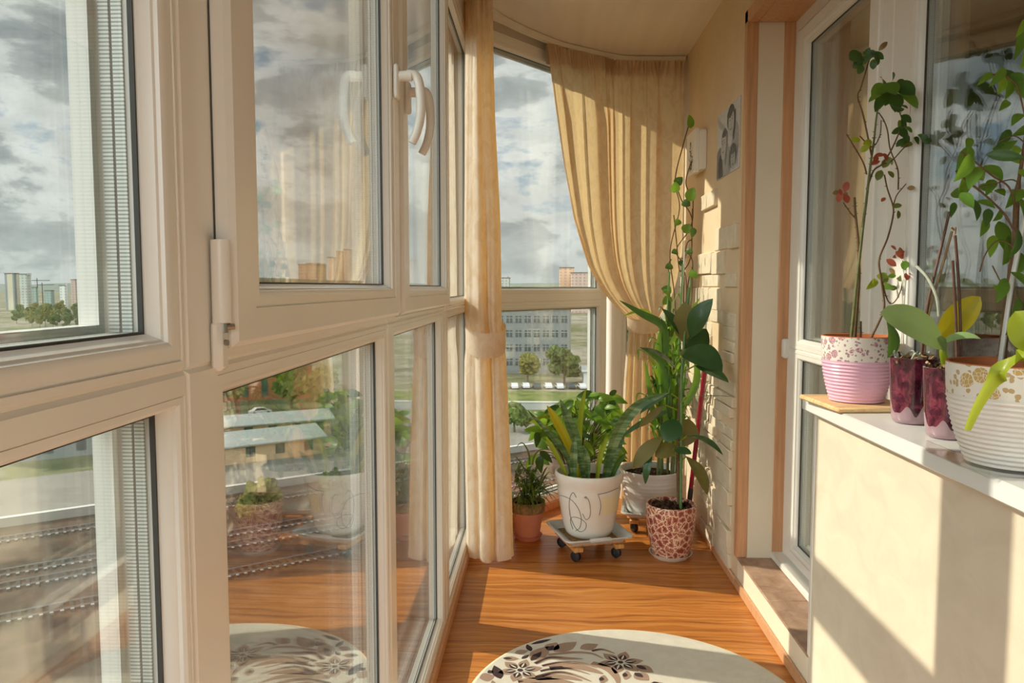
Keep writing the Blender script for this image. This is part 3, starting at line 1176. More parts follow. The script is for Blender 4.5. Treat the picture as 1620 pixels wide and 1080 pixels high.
def saucer(name, c, r, h, key, label):
    mb = MB().lathe(c, [(0, .001), (r * .8, .0), (r * .95, h * .7), (r, h), (r * .97, h), (r * .9, h * .55), (r * .8, .005), (0, .005)], 44)
    return tag(mb.build(name, M[key], None, origin=c), label, 'saucer')


def rnd(a, b): return R.uniform(a, b)


# ------------------------------------------------------------------ trolley with the snake plant
def trolley(c, ang, size, label, z0=.0):
    t = empty('plant_trolley', c, label, 'plant trolley')
    mx = Matrix.Translation(V(c)) @ Matrix.Rotation(ang, 4, 'Z')
    h = size / 2
    q = h - .055
    for sx in (-1, 1):
        for sy in (-1, 1):
            w = MB()
            p = mx @ V((sx * q, sy * q, .024))
            ax = mx.to_3x3() @ V((.8, .6, 0))
            w.tube([p + V((0, 0, .018)), p + V((0, 0, .034))], [.012, .016], 12)
            w.box((-.004, -.004, -.004), (.004, .004, .02), Matrix.Translation(p + ax * .014)).box((-.004, -.004, -.004), (.004, .004, .02), Matrix.Translation(p - ax * .014))
            cs = w.build('caster', M['rubber'], t)
            MB().tube([p - ax * .011, p - ax * .008, p + ax * .008, p + ax * .011], [.018, .023, .023, .018], 18).build('wheel', M['rubber'], cs)
    for sx in (-1, 1):
        MB().bbox((sx * q - .022, -h + .012, .052), (sx * q + .022, h - .012, .072), .004, mx).build('wooden_rail', M['pallet'], t)
    for k in range(4):
        y = -h + .05 + k * (size - .1) / 3
        MB().bbox((-h + .02, y - .02, .072), (h - .02, y + .02, .080), .003, mx).build('wooden_slat', M['pallet'], t)
    # plastic tray with flared rim and rounded corners
    tr = MB()

    def rr(s_, z_, r=.03):
        out = []
        for cx, cy, a0 in ((1, 1, 0), (-1, 1, 90), (-1, -1, 180), (1, -1, 270)):
            for k in range(5):
                a = math.radians(a0 + k * 22.5)
                out.append(mx @ V((cx * (s_ - r) + r * math.cos(a), cy * (s_ - r) + r * math.sin(a), z_)))
        return out
    h2 = h + .008
    tr.loft([rr(h2 - .035, .081), rr(h2 - .03, .081), rr(h2 - .012, .108), rr(h2, .110), rr(h2 + .001, .106), rr(h2 - .002, .104), rr(h2 - .014, .103), rr(h2 - .034, .0805)])
    b0 = rr(h2 - .035, .081)
    tr.add(b0, [list(range(len(b0)))])
    for k in range(2):
        tr.bbox((-.05, -h2 - .002 if k else h2 - .02, .098), (.05, -h2 + .02 if k else h2 + .002, .113), .004, mx)
    tr.build('plastic_tray', M['tray_grey'], t)
    so = MB().bbox((-h + .04, -h + .04, .082), (h - .04, h - .04, .0845), .001, mx)
    so.build('damp_sediment', M['cork'], t)
    return t


C1 = V((.212, 3.37, 0))
trolley(C1, math.radians(17), .30, 'wheeled wooden plant trolley with a grey plastic tray under the doodle pot')


def snake_plant():
    c = V((C1.x, C1.y, .0855))
    p = empty('snake_plant', c, 'snake plant with upright striped leaves in a white doodle pot on the trolley', 'potted plant', 'potted plants in the corner')
    H = .285
    RT, RB = .151, .092

    def rad(z): return RB + (RT - RB) * max(0, min(1, z / H)) ** .55
    prof = [(RB * .9, 0), (RB, .003)] + [(rad(H * i / 16) - (.004 if i == 13 else 0) + (.003 if i >= 14 else 0), H * i / 16) for i in range(1, 17)]
    prof += [(RT + .001, H + .004), (RT - .004, H + .006), (RT - .009, H + .003), (RT - .012, H * .84)]
    mb = MB().use('pot_white').lathe(c, prof, 64)
    # printed line drawing on the glaze
    mb.use('doodle')

    def sp(px, py):
        """zoom pixel on the pot front -> surface"""
        u, v = 800 + px / 3.857, 620 + py / 3.857
        q = at(u, v, Y=3.25)
        zz = q.z - c.z
        r = rad(zz) + .0012
        dx = max(-.97 * r, min(.97 * r, (q.x - c.x) * 1.03))
        return V((c.x + dx, c.y - math.sqrt(r * r - dx * dx), q.z))
    for line in ([(318, 665), (360, 650), (410, 665), (445, 710), (462, 770), (455, 830), (430, 858)],
                 [(432, 640), (415, 612), (398, 640), (392, 700), (400, 770), (425, 830), (455, 858), (485, 840), (490, 800), (450, 770), (410, 772), (400, 800), (415, 850)],
                 [(470, 740), (490, 775), (510, 760), (516, 720), (508, 660), (488, 630), (480, 640)],
                 [(488, 630), (490, 645)], [(560, 616), (574, 660), (577, 700), (568, 750)], [(560, 616), (600, 613), (640, 606), (690, 600)]):
        mb.tube(spline([sp(*q) for q in line], 6), .0011, 6)
    mb.use('patch_y')
    g = [[sp(585 + i * 14, 640 + j * 16) for i in range(9)] for j in range(8)]
    for row in g:
        for k in range(len(row)): row[k] = row[k] - V((0, .0003, 0))
    mb.loft(g, False)
    mb.build('pot', None, p, True, 40)
    soil_disc(p, c, RT - .012, H * .86)
    zs = c.z + H * .86
    L = [  # key, width px, base/mid/tip as (u, v, Y)
        ('lf_snake', 11, [(905, 755, 3.37), (893, 715, 3.36), (834, 648, 3.30)]),
        ('lf_yellow', 17, [(913, 752, 3.40), (903, 712, 3.40), (881, 668, 3.40), (865, 641, 3.40)]),
        ('lf_snake', 19, [(926, 755, 3.38), (914, 706, 3.36), (900, 668, 3.34), (886, 631, 3.33)]),
        ('lf_lime', 10, [(918, 755, 3.43), (917, 690, 3.44), (920, 645, 3.44), (927, 614, 3.43)]),
        ('lf_snake', 21, [(956, 757, 3.36), (966, 715, 3.34), (984, 672, 3.31), (1012, 640, 3.28), (1058, 621, 3.25)]),
        ('lf_snake', 14, [(908, 757, 3.30), (907, 725, 3.29), (909, 690, 3.29)]),
        ('lf_lime', 9, [(903, 757, 3.33), (884, 727, 3.31), (871, 704, 3.30), (863, 690, 3.30)]),
        ('lf_snake', 13, [(962, 757, 3.42), (974, 715, 3.42), (988, 688, 3.42)]),
        ('lf_snake', 11, [(930, 757, 3.30), (929, 730, 3.29), (924, 706, 3.28)]),
        ('lf_lime', 10, [(944, 757, 3.32), (949, 722, 3.31), (962, 690, 3.30)]),
        ('lf_dark', 10, [(963, 757, 3.33), (976, 735, 3.30), (990, 716, 3.28)]),
    ]
    for key, w, pts in L:
        pp = [at(u, v, Y=y) for u, v, y in pts]
        pp[0].z = zs - .01
        pp = spline(pp, 6)
        n = len(pp) - 1
        wd = w * .86 * 3.37 / 1200
        ws = [wd * (.55 + .45 * min(1, i / n * 2.2)) * (1 if i / n < .6 else max(.02, 1 - ((i / n - .6) / .4) ** 1.8)) for i in range(n + 1)]
        mb = MB().ribbon(pp, ws, fold=.35, m=4, nrm=(.15, -1, .35))
        mb.build('leaf', M[key], p, fix=False)


snake_plant()


# ------------------------------------------------------------------ terracotta pots
def spider_plant():
    c = V((-.066, 3.55, .012))
    saucer('pot_saucer', (c.x, c.y, 0), .07, .022, 'terracotta', 'small terracotta saucer under the grassy plant beside the curtain')
    c = V((c.x, c.y, .0055))
    p = empty('dracaena_plant', c, 'small grassy plant with thin arching leaves in a terracotta pot beside the curtain', 'potted plant', 'potted plants in the corner')
    pr = [(.050, 0), (.053, .003)]
    for i in range(1, 13):
        u = i / 12
        pr.append((.053 + .020 * u + (.0012 if i % 2 and u > .1 else 0), .003 + .125 * u))
    mb = MB().use('terracotta').lathe(c, pr, 48)
    mb.use('cork').lathe(c, [(.073, .128), (.079, .129), (.082, .175), (.081, .179), (.077, .179), (.074, .155)], 48)
    mb.build('pot', None, p)
    soil_disc(p, c, .075, .158)
    mb = MB()
    b0 = c + V((0, 0, .158))
    for k in range(9):
        t_ = 2 * PI * k / 9 + .3
        h = rnd(.06, .21)
        top = b0 + V((math.cos(t_) * rnd(.02, .075), math.sin(t_) * rnd(.02, .05), h))
        mb.use('stem_green').tube([b0 + V((math.cos(t_) * .02, math.sin(t_) * .02, 0)), top], .003, 6)
        for i in range(17):
            a = rnd(0, 2 * PI)
            L = rnd(.08, .155)
            o = top - V((0, 0, rnd(0, h * .75)))
            el = rnd(-.15, .95)
            d = V((math.cos(a) * math.cos(el), math.sin(a) * math.cos(el), math.sin(el)))
            if (o + d * L).y > 3.66: d.y = -abs(d.y)
            if (o + d * L).x < -.15: d.x = abs(d.x) * .6
            pts = [o, o + d * L * .45, o + d * L * .8 - V((0, 0, L * .12)), o + d * L - V((0, 0, L * .36))]
            pts = spline(pts, 3)
            n = len(pts) - 1
            mb.use(R.choice(['lf_olive', 'lf_green', 'lf_olive', 'lf_green']))
            mb.ribbon(pts, [.0105 * (1 - .9 * (j / n) ** 2) for j in range(n + 1)], fold=.3, nrm=(0, 0, 1))
    # two long shoots
    for pts in ([(838, 735), (836, 715), (826, 700), (816, 708)], [(842, 735), (846, 720), (856, 711), (872, 712)]):
        pp = spline([at(u, v, Y=3.53) for u, v in pts], 4)
        mb.use('lf_olive').ribbon(pp, [.011 * (1 - .85 * j / (len(pp) - 1)) for j in range(len(pp))], fold=.3, nrm=(.2, -1, .3))
    mb.build('foliage', None, p, fix=False)


spider_plant()


def bushy_plant():
    c = V((.175, 3.93, 0))
    saucer('pot_saucer', c, .075, .02, 'terracotta', 'terracotta saucer by the glass behind the wheeled trolley')
    c = c + V((0, 0, .0055))
    p = empty('philodendron', c, 'bushy bright green plant behind the snake plant, against the corner glass', 'potted plant', 'potted plants in the corner')
    mb = MB().lathe(c, pot_prof(.085, .060, .16, .05), 44)
    mb.build('pot', M['terracotta'], p)
    soil_disc(p, c, .076, .135)
    fo = MB()
    stm = MB()
    b0 = c + V((0, 0, .135))
    RR2 = random.Random(5)
    # leaf positions in the picture of the bush: (u, v, Y)
    spots = []
    for k in range(210):
        u = RR2.uniform(845, 1010)
        top = table(u, [845, 870, 910, 950, 985, 1012], [668, 640, 622, 616, 622, 640])
        v = top + 6 + (RR2.random() ** 1.2) * 100
        if u < 900 and v > 690: v -= 40
        spots.append((u, v, RR2.uniform(3.58, 3.95)))
    for u, v, y in spots:
        q = at(u, v, Y=y)
        fx = -.33 + (y - 3.55) * .782
        if q.x < fx + .10: q.x = fx + .10 + RR2.random() * .05
        q.x = min(q.x, .345)
        q.y = min(q.y, 3.55 + (q.x + .33) * 1.28 - .10)
        L = RR2.uniform(.06, .10)
        a = RR2.uniform(0, 2 * PI)
        d = V((math.cos(a) * .8, math.sin(a) * .5 - .2, RR2.uniform(-1.0, .15))).normalized()
        fo.use(RR2.choice(['lf_green', 'lf_bright', 'lf_bright', 'lf_green', 'lf_dark', 'lf_lime' if u < 880 else 'lf_bright']))
        fo.leaf(q, q + d * L, L * RR2.uniform(.36, .55), (RR2.uniform(-.6, .6), -1, RR2.uniform(.0, 1)), .1, .18, .8, .36, 7, 4)
        if RR2.random() < .45:
            stm.tube(spline([b0 + V((RR2.uniform(-.04, .04), RR2.uniform(-.04, .04), 0)), b0.lerp(q, .5) + V((0, 0, .07)), q], 5), .0022, 5)
    fo.build('foliage', None, p, fix=False)
    stm.build('stems', M['stem_green'], p)


bushy_plant()

# ------------------------------------------------------------------ tall dracaena with vine
C2 = V((.540, 3.73, 0))
trolley(C2, math.radians(-8), .265, 'wheeled plant trolley at the stone wall under the ribbed white pot')


def tall_plant():
    c = C2 + V((0, 0, .0855))
    p = empty('dracaena_plant', c, 'tall stalky plant with strap leaves in a ribbed white pot near the stone wall', 'potted plant', 'potted plants in the corner')
    H = .215
    RT, RB = .153, .105
    pr = [(RB * .9, 0), (RB, .003)]
    for i in range(1, 37):
        u = i / 36
        r = RB + (RT - RB) * u ** .6
        if .35 < u < .82: r += .0011 * math.sin(i * 2.1)
        if u > .9: r += .003
        pr.append((r, H * u))
    pr += [(RT, H + .003), (RT - .006, H + .002), (RT - .009, H * .85)]
    mb = MB().lathe(c, pr, 56)
    mb.build('pot', M['pot_ribbed'], p)
    peb = soil_disc(None, c, RT - .011, H * .86, amp=.006)
    for k in range(26):
        a, r = rnd(0, 2 * PI), rnd(.02, .12)
        peb.use(R.choice(['pebble', 'soil', 'pot_ribbed', 'pebble']))
        peb.blob(c + V((r * math.cos(a), r * math.sin(a), H * .87 + .004)), rnd(.006, .012), 1, .3)
    peb.build('soil', None, p)
    zs = c.z + H * .86
    sk = MB()
    for (u0, u1, v1, y, key, r) in ((1045, 1059, 430, 3.70, 'stake_green', .005), (1062, 1083, 398, 3.73, 'stake_white', .0035), (1066, 1080, 418, 3.70, 'stake_green', .004), (1074, 1094, 425, 3.76, 'stake_green', .0035)):
        a = at(u0, 745, Y=y); a.z = zs
        sk.use(key).tube([a, at(u1, v1, Y=y)], r, 8)
    sk.build('plant_stakes', None, p)
    st_, fo = MB(), MB()
    Q = random.Random(11)
    for (u0, u1, v1, y) in ((1040, 1052, 520, 3.66), (1056, 1060, 470, 3.70), (1070, 1076, 500, 3.74), (1048, 1040, 600, 3.75), (1062, 1066, 560, 3.66)):
        a = at(u0, 745, Y=y); a.z = zs
        b = at(u1, v1, Y=y)
        st_.tube(spline([a, a.lerp(b, .5) + V((.006, 0, 0)), b], 5), [.007] * 6 + [.006] * 3 + [.004] * 2, 8)
        n = 26
        for i in range(n):
            f = .18 + .82 * i / n
            o = a.lerp(b, f)
            t_ = i * 2.4 + Q.random()
            L = Q.uniform(.13, .27) * (1.0 if f < .8 else .8)
            el = Q.uniform(.5, 1.25)
            d = V((math.cos(t_) * math.cos(el) * .75, math.sin(t_) * math.cos(el) * .7, math.sin(el)))
            pts = [o, o + d * L * .5, o + d * L * .85 - V((0, 0, L * .1)), o + d * L * 1.05 - V((0, 0, L * .42))]
            for q in pts:
                q.x = min(q.x, .72); q.y = min(q.y, 3.99); q.x = max(q.x, .46)
            pts = spline(pts, 3)
            m_ = len(pts) - 1
            fo.use(Q.choice(['lf_green', 'lf_bright', 'lf_green', 'lf_dark', 'lf_lime' if Q.random() < .3 else 'lf_green']))
            fo.ribbon(pts, [.021 * (.5 + .5 * math.sin(PI * min(1, .15 + j / m_ * .85))) * (1 - .9 * (j / m_) ** 3) for j in range(m_ + 1)], fold=.25, nrm=(0, -.3, 1))
    # long leaves picked out against the curtain
    for key, w, pts, y in (('lf_dark', 15, [(1052, 560), (1048, 517), (1015, 497), (980, 475)], 3.6), ('lf_dark', 13, [(1060, 660), (1052, 585), (1034, 562), (1012, 549)], 3.58), ('lf_lime', 7, [(1046, 520), (1020, 492), (985, 500)], 3.62),
                           ('lf_bright', 8, [(1060, 545), (1085, 505), (1108, 470)], 3.4), ('lf_green', 13, [(1050, 640), (1043, 560), (1045, 520)], 3.6), ('lf_green', 12, [(1085, 640), (1102, 600), (1098, 540)], 3.5),
                           ('lf_green', 9, [(1036, 680), (1028, 620), (1020, 570)], 3.62), ('lf_dark', 9, [(1055, 650), (1010, 672), (985, 690)], 3.55), ('lf_bright', 10, [(1060, 700), (1052, 650), (1060, 600)], 3.58)):
        pp = spline([at(u, v, Y=y) for u, v in pts], 5)
        m_ = len(pp) - 1
        wd = w * y / 1200
        fo.use(key).ribbon(pp, [wd * (.4 + .6 * math.sin(PI * min(1, .1 + j / m_ * .8))) * (1 - .92 * (j / m_) ** 4) for j in range(m_ + 1)], fold=.3, nrm=(.1, -1, .5))
    st_.build('stems', M['stem_green'], p)
    fo.build('foliage', None, p, fix=False)
    # twining vine climbing beside the curtain
    vn = MB().use('stem_brown')
    V1 = [[(1072, 640), (1068, 480), (1060, 400), (1075, 330), (1068, 285), (1082, 225), (1092, 190)], [(1074, 640), (1086, 470), (1080, 420), (1070, 395), (1092, 360), (1098, 320), (1085, 290), (1094, 255)],
          [(1076, 600), (1078, 450), (1090, 415), (1100, 380), (1093, 340), (1080, 320), (1072, 300)], [(1080, 560), (1098, 440), (1088, 400), (1076, 430), (1070, 380), (1066, 340)],
          [(1078, 580), (1090, 440), (1110, 424), (1120, 436), (1114, 470)], [(1080, 560), (1084, 400), (1098, 375), (1096, 330)], [(1070, 620), (1058, 440), (1062, 410)]]
    for i, pl in enumerate(V1):
        vn.tube([V((min(q.x, .742), q.y, q.z)) for q in spline([at(u, v, Y=3.80 + .015 * (i % 3)) for u, v in pl], 7)], .003, 5)
    for (u, v, du, dv, w, key) in ((1093, 203, -3, -22, 12, 'lf_green'), (1068, 292, 12, -12, 14, 'lf_dark'), (1066, 305, 3, -18, 16, 'lf_green'), (1090, 318, 8, -22, 18, 'lf_green'), (1080, 318, 12, 8, 14, 'lf_dark'),
                                   (1082, 368, 10, -14, 16, 'lf_green'), (1072, 398, -10, 2, 11, 'lf_dark'), (1064, 420, -12, 4, 12, 'lf_dark'), (1076, 420, 6, -8, 12, 'lf_dark'), (1090, 430, 14, 10, 13, 'lf_green'),
                                   (1062, 462, -16, -6, 16, 'lf_dark'), (1062, 470, -14, 12, 14, 'lf_green'), (1098, 360, -4, 16, 10, 'lf_dark'), (1076, 348, -9, 9, 11, 'lf_green'), (1086, 395, 10, 6, 11, 'lf_dark')):
        y = 3.79 if u < 1085 else 3.66
        a = at(u, v, Y=y)
        vn.use(key).leaf(a, at(u + du, v + dv, Y=y - .02), w * y / 1200, (R.uniform(-.5, .3), -1, .3), .1, .15, .7, .4, 7, 4)
    vn.build('climbing_vine', None, p, fix=False)


tall_plant()


# ------------------------------------------------------------------ rubber fig
def rubber_fig():
    c = V((.574, 3.335, 0))
    saucer('pot_saucer', c, .095, .022, 'saucer_cream', 'cream saucer under the red patterned pot')
    c = c + V((0, 0, .0055))
    p = empty('rubber_fig', c, 'rubber fig with big glossy leaves in a red paisley pot', 'potted plant', 'potted plants in the corner')
    H = .235
    pr = [(.070, 0), (.078, .004)]
    for i in range(1, 17):
        u = i / 16
        pr.append((.078 + .034 * (1 - (1 - u) ** 1.8) - .004 * max(0, u - .75) * 4 * .6, .004 + (H - .008) * u))
    pr += [(.107, H), (.102, H), (.100, H * .84)]
    MB().lathe(c, pr, 56).build('pot', M['print_paisley'], p)
    peb = soil_disc(None, c, .101, H * .90, amp=.004)
    for k in range(70):
        a, r = rnd(0, 2 * PI), math.sqrt(rnd(.02, 1)) * .092
        peb.use(R.choice(['pebble', 'soil', 'pebble']))
        peb.blob(c + V((r * math.cos(a), r * math.sin(a), H * .91 + rnd(0, .008))), rnd(.006, .013), 1, .3)
    peb.build('soil', None, p)
    zs = c.z + H * .9
    Y = 3.335
    a = at(1074, 800, Y=Y + .01); a.z = zs
    st_ = MB()
    st_.tube(spline([a, at(1073, 700, Y=Y), at(1076, 620, Y=Y), at(1084, 545, Y=Y)], 7), [.009] * 8 + [.0075] * 8 + [.006] * 6, 10)
    st_.build('stem', M['stem_brown'], p)
    b = at(1077, 806, Y=Y - .03); b.z = zs
    MB().tube([b, at(1078, 600, Y=Y - .03), at(1082, 545, Y=Y - .02), at(1090, 455, Y=Y)], .006, 10).build('plant_stake', M['stake_green'], p)
    L = [('lf_rubber_under', (1087, 546), (1083, 477), 40, -.02, (-.15, -1, .05), .05, .8), ('lf_rubber', (1092, 534), (1128, 472), 34, -.12, (-.75, -1, .35), .12, .8),
         ('lf_rubber', (1086, 556), (1118, 520), 40, -.02, (.4, -1, -.2), .1, .7), ('lf_rubber', (1078, 556), (1143, 588), 46, -.26, (-.2, -.8, 1), .16, .7), ('lf_rubber', (1100, 578), (1153, 605), 20, -.36, (0, -1, .9), .05, .8),
         ('lf_rubber', (1086, 629), (1164, 628), 9, -.42, (0, -.12, 1), .02, .8), ('lf_rubber', (1086, 690), (1144, 720), 15, -.24, (.1, -.45, 1), .14, .8), ('lf_rubber_under', (1086, 722), (1119, 783), 26, -.12, (.7, -1, .4), .12, .75),
         ('lf_rubber', (1072, 664), (1052, 698), 34, -.06, (-.2, -1, .3), .05, .65), ('lf_rubber_under', (1072, 706), (1036, 722), 28, -.03, (0, -.8, .9), .06, .7), ('lf_rubber_under', (1048, 690), (1001, 742), 25, .0, (-.5, -1, .4), .12, .75),
         ('lf_rubber', (1032, 712), (1021, 766), 13, -.02, (-.6, -1, .1), .12, .8), ('lf_rubber', (1070, 584), (1014, 550), 17, -.04, (.2, -.5, 1), .1, .8), ('lf_rubber', (1078, 534), (1047, 488), 18, -.01, (.6, -1, .4), .12, .8),
         ('lf_rubber', (1066, 710), (1094, 718), 17, -.08, (0, -.7, 1), .05, .7), ('lf_rubber_under', (1082, 706), (1089, 662), 38, .06, (0, -1, .15), .06, .7), ('lf_rubber', (1062, 622), (1012, 655), 15, .02, (.1, -.5, 1), .1, .8),
         ('lf_rubber_under', (1052, 640), (1010, 676), 13, .05, (.3, -1, .6), .1, .8)]
    for key, (u0, v0), (u1, v1), w, dy, nr, bend, pw in L:
        stub = at(table(v0, [455, 545, 620, 700, 800], [1088, 1084, 1076, 1073, 1074]), v0 + 10, Y=Y)
        q0 = at(u0, v0, Y=Y + dy * .4)
        q1 = at(u1, v1, Y=Y + dy)
        mb = MB().use(key)
        mb.leaf(q0, q1, w * Y / 1200, nr, bend, .14, pw, .5, 14, 6)
        mb.use('lf_lime').tube(spline([q0, q0.lerp(q1, .35), q1], 5) if False else [q0.lerp(stub, .0), stub], .003, 6)
        mb.build('leaf', None, p, fix=False)


rubber_fig()

# red pole leaning on the wall
t = empty('mop_pole', at(1089, 812, X=.70), 'dark red pole with a black foot leaning on the stone wall behind the paisley pot', 'pole')
pa, pb, pc = at(1090, 806, X=.705), at(1093, 772, X=.712), at(1118, 560, X=.742)
bs = pa + (pa - pc).normalized() * ((pa.z - .004) / ((pc - pa).normalized().z))
t.location = bs
MB().tube([pb, pc], .0105, 14).build('shaft', M['red_pole'], t, origin=pb)
MB().tube([bs, bs.lerp(pb, .1), bs.lerp(pb, .9), pb], [.010, .0125, .0125, .011], 14).build('black_foot', M['black_grip'], t, origin=bs)

# ------------------------------------------------------------------ things on the sill
ZS = .883
bd = MB()
bp = [at(u, v, Z=.898) for u, v in ((1262, 613), (1402, 650), (1404, 622), (1300, 612))]
cB = V((.838, 2.035, .8835))
bd.bbox((-.105, -.115, 0), (.10, .13, .013), .004, Matrix.Translation(cB) @ Matrix.Rotation(.06, 4, 'Z'))
tag(bd.build('wooden_board', M['board'], None, origin=cB), 'light wooden board at the sill end under the pink pot', 'board')


def glazed_pot(p, c, RT, RB, H, band, print_key, body_key, ribs=12):
    def rad(u): return RB + (RT - RB) * (1 - (1 - u) ** 2.2)
    pr = [(RB * .9, 0), (RB, .003)]
    n = ribs * 4
    ub = 1 - band
    for i in range(1, n + 1):
        u = i / n * ub
        pr.append((rad(u) + .0012 * math.sin(i * PI / 2) * (1 if i < n - 2 else 0), H * u))
    mb = MB().use(body_key).lathe(c, pr, 72)
    pr2 = [(rad(ub) - .0005, H * ub)] + [(rad(ub + band * k / 6) - .0006, H * (ub + band * k / 6)) for k in range(1, 7)]
    mb.use(print_key).lathe(c, pr2, 72)
    # lathe caps its first ring; drop that inner disc
    mb.f.pop(); mb.mi.pop()
    mb.use('terra_in').lathe(c, [(RT - .0006, H), (RT - .002, H + .002), (RT - .006, H + .001), (RT - .008, H * .86)], 72)
    mb.f.pop(); mb.mi.pop()
    mb.build('pot', None, p, True, 50)
    soil_disc(p, c, RT - .009, H * .88)


def thorn_cane(mb, pts, r0, r1, key, thorns=6):
    pp = spline(pts, 6)
    n = len(pp) - 1
    mb.use(key).tube(pp, [r0 + (r1 - r0) * i / n for i in range(n + 1)], 7)
    for k in range(thorns):
        i = R.randrange(1, n)
        d = V((R.choice((-1, 1)) * 1.0, R.uniform(-.8, .8), R.uniform(.1, .7))).normalized()
        r = r0 + (r1 - r0) * i / n
        mb.tube([pp[i], pp[i] + d * (r + .0045)], [.0016, .0003], 5)


def pink_rose():
    c = V((cB.x - .002, cB.y + .005, .897))
    p = empty('potted_rose', c, 'thorny rose with bare canes in a pink rose-print pot', 'potted plant', 'potted plants on the sill')
    glazed_pot(p, c, .0915, .066, .172, .36, 'print_rose', 'pot_pink')
    zs = c.z + .172 * .88
    Y = 2.03
    cn = MB()

    def L(pl, y=Y): return [at(u, v, Y=y) for u, v in pl]

    def base(pl, y=Y):
        q = L(pl, y)
        q[0].z = zs
        return q
    canes = [(base([(1346, 531), (1352, 480), (1356, 441), (1360, 405), (1366, 351), (1370, 322), (1376, 270), (1379, 247), (1383, 219), (1386, 189), (1390, 165)], Y - .01), .0045, .0022, 'stem_green', 26),
             (base([(1352, 531), (1357, 470), (1359, 441), (1358, 390), (1355, 356), (1353, 335), (1352, 312)], Y), .0044, .003, 'stem_brown', 18),
             (L([(1379, 247), (1366, 184), (1357, 154), (1362, 138), (1369, 115), (1376, 92)], Y - .01), .0024, .0016, 'stem_brown', 10),
             (L([(1371, 276), (1366, 258), (1352, 233), (1339, 212)]), .0022, .0015, 'stem_brown', 6),
             (L([(1371, 300), (1382, 270), (1396, 259), (1410, 237), (1422, 210), (1427, 191), (1422, 175)]), .0026, .0014, 'stem_brown', 8),
             (L([(1396, 259), (1410, 255), (1429, 235), (1438, 228)]), .002, .0013, 'stem_brown', 4),
             (L([(1421, 300), (1421, 273), (1417, 258), (1408, 235), (1404, 207), (1398, 190), (1390, 178)]), .002, .0015, 'stem_brown', 6),
             (base([(1374, 533), (1392, 506), (1399, 483), (1394, 441), (1391, 410), (1404, 377), (1412, 346), (1413, 327), (1404, 299), (1399, 276)], Y + .03), .003, .0018, 'stem_brown', 14),
             (L([(1413, 327), (1418, 310), (1428, 297), (1436, 288)], Y + .03), .0018, .0012, 'stem_brown', 3),
             (L([(1353, 345), (1345, 336), (1334, 320)]), .0018, .0013, 'stem_brown', 3), (L([(1352, 345), (1352, 328), (1351, 312)]), .0016, .001, 'stem_brown', 2),
             (base([(1362, 531), (1362, 508)], Y), .003, .0026, 'stem_brown', 2),
             (L([(1396, 445), (1403, 472), (1412, 480), (1424, 462), (1430, 430), (1428, 412)], Y + .03), .0018, .0012, 'stem_brown', 4), (L([(1360, 215), (1380, 232), (1392, 214), (1394, 190)]), .0018, .0012, 'stem_brown', 4)]
    for a in canes: thorn_cane(cn, *a)
    cn.build('canes', None, p)
    fo = MB()
    Q = random.Random(3)

    def cluster(u, v, ru, rv, n, keys, s0, s1, y=Y, dn=.2):
        for k in range(n):
            a = at(u + Q.uniform(-ru, ru), v + Q.uniform(-rv, rv), Y=y + Q.uniform(-.04, .04))
            an = Q.uniform(0, 2 * PI)
            d = V((math.cos(an), Q.uniform(-.5, .5), math.sin(an) - dn)).normalized()
            l = Q.uniform(s0, s1) * y / 1200
            fo.use(Q.choice(keys)).leaf(a, a + d * l, l * Q.uniform(.55, .75), (Q.uniform(-.6, .6), -1, Q.uniform(-.2, .9)), .08, .12, .65, .5, 7, 4)
    G = ['lf_rose', 'lf_rose', 'lf_rose', 'lf_dark', 'lf_green']
    cluster(1374, 88, 16, 16, 11, G, 13, 20, Y - .01, .5)
    fo.use('lf_rose').leaf(at(1362, 84, Y=Y - .02), at(1344, 95, Y=Y - .02), 22 * Y / 1200, (0, -1, .4), .08, .12, .6, .5)
    fo.use('lf_brown').leaf(at(1390, 80, Y=Y), at(1404, 66, Y=Y), 8 * Y / 1200, (0, -1, .2), .1, .2, .7)
    fo.use('lf_brown').leaf(at(1402, 66, Y=Y), at(1396, 78, Y=Y), 6 * Y / 1200, (0, -1, .2), .1, .2, .7)
    for (u0, v0, u1, v1, w_) in ((1406, 135, 1412, 114, 16), (1412, 134, 1448, 150, 26), (1404, 136, 1378, 152, 22), (1408, 140, 1384, 178, 18), (1412, 145, 1416, 178, 24), (1420, 142, 1452, 172, 18), (1402, 142, 1400, 168, 20),
                                 (1415, 138, 1432, 128, 14), (1398, 138, 1392, 122, 12), (1414, 168, 1420, 178, 22), (1394, 150, 1374, 162, 10), (1420, 168, 1436, 172, 8), (1400, 132, 1418, 150, 24)):
        y = Y + Q.uniform(-.05, .05)
        fo.use(Q.choice(G)).leaf(at(u0, v0, Y=y), at(u1, v1, Y=y - .03), w_ * Y / 1200, (Q.uniform(-.3, .3), -1, Q.uniform(.2, 1)), .12, .14, .65, .5, 8, 4)
    cluster(1446, 212, 18, 22, 15, ['lf_rose', 'lf_olive', 'lf_green', 'lf_rose'], 14, 20)
    cluster(1430, 205, 8, 16, 5, G, 14, 20)
    cluster(1392, 246, 8, 10, 5, ['lf_red'], 10, 16)
    cluster(1340, 305, 12, 5, 6, ['lf_red', 'lf_red', 'lf_brown'], 10, 18, Y, .0)
    cluster(1366, 232, 12, 12, 3, ['lf_olive', 'lf_brown', 'lf_lime'], 13, 17)
    cluster(1404, 265, 12, 10, 4, ['lf_olive', 'lf_green', 'lf_orchid'], 12, 18)
    cluster(1419, 330, 8, 6, 3, ['lf_green', 'lf_olive'], 11, 15, Y + .03)
    cluster(1432, 298, 5, 8, 3, ['lf_brown', 'lf_red'], 10, 16, Y + .03)
    cluster(1402, 313, 5, 2, 1, ['lf_red'], 10, 12, Y + .03)
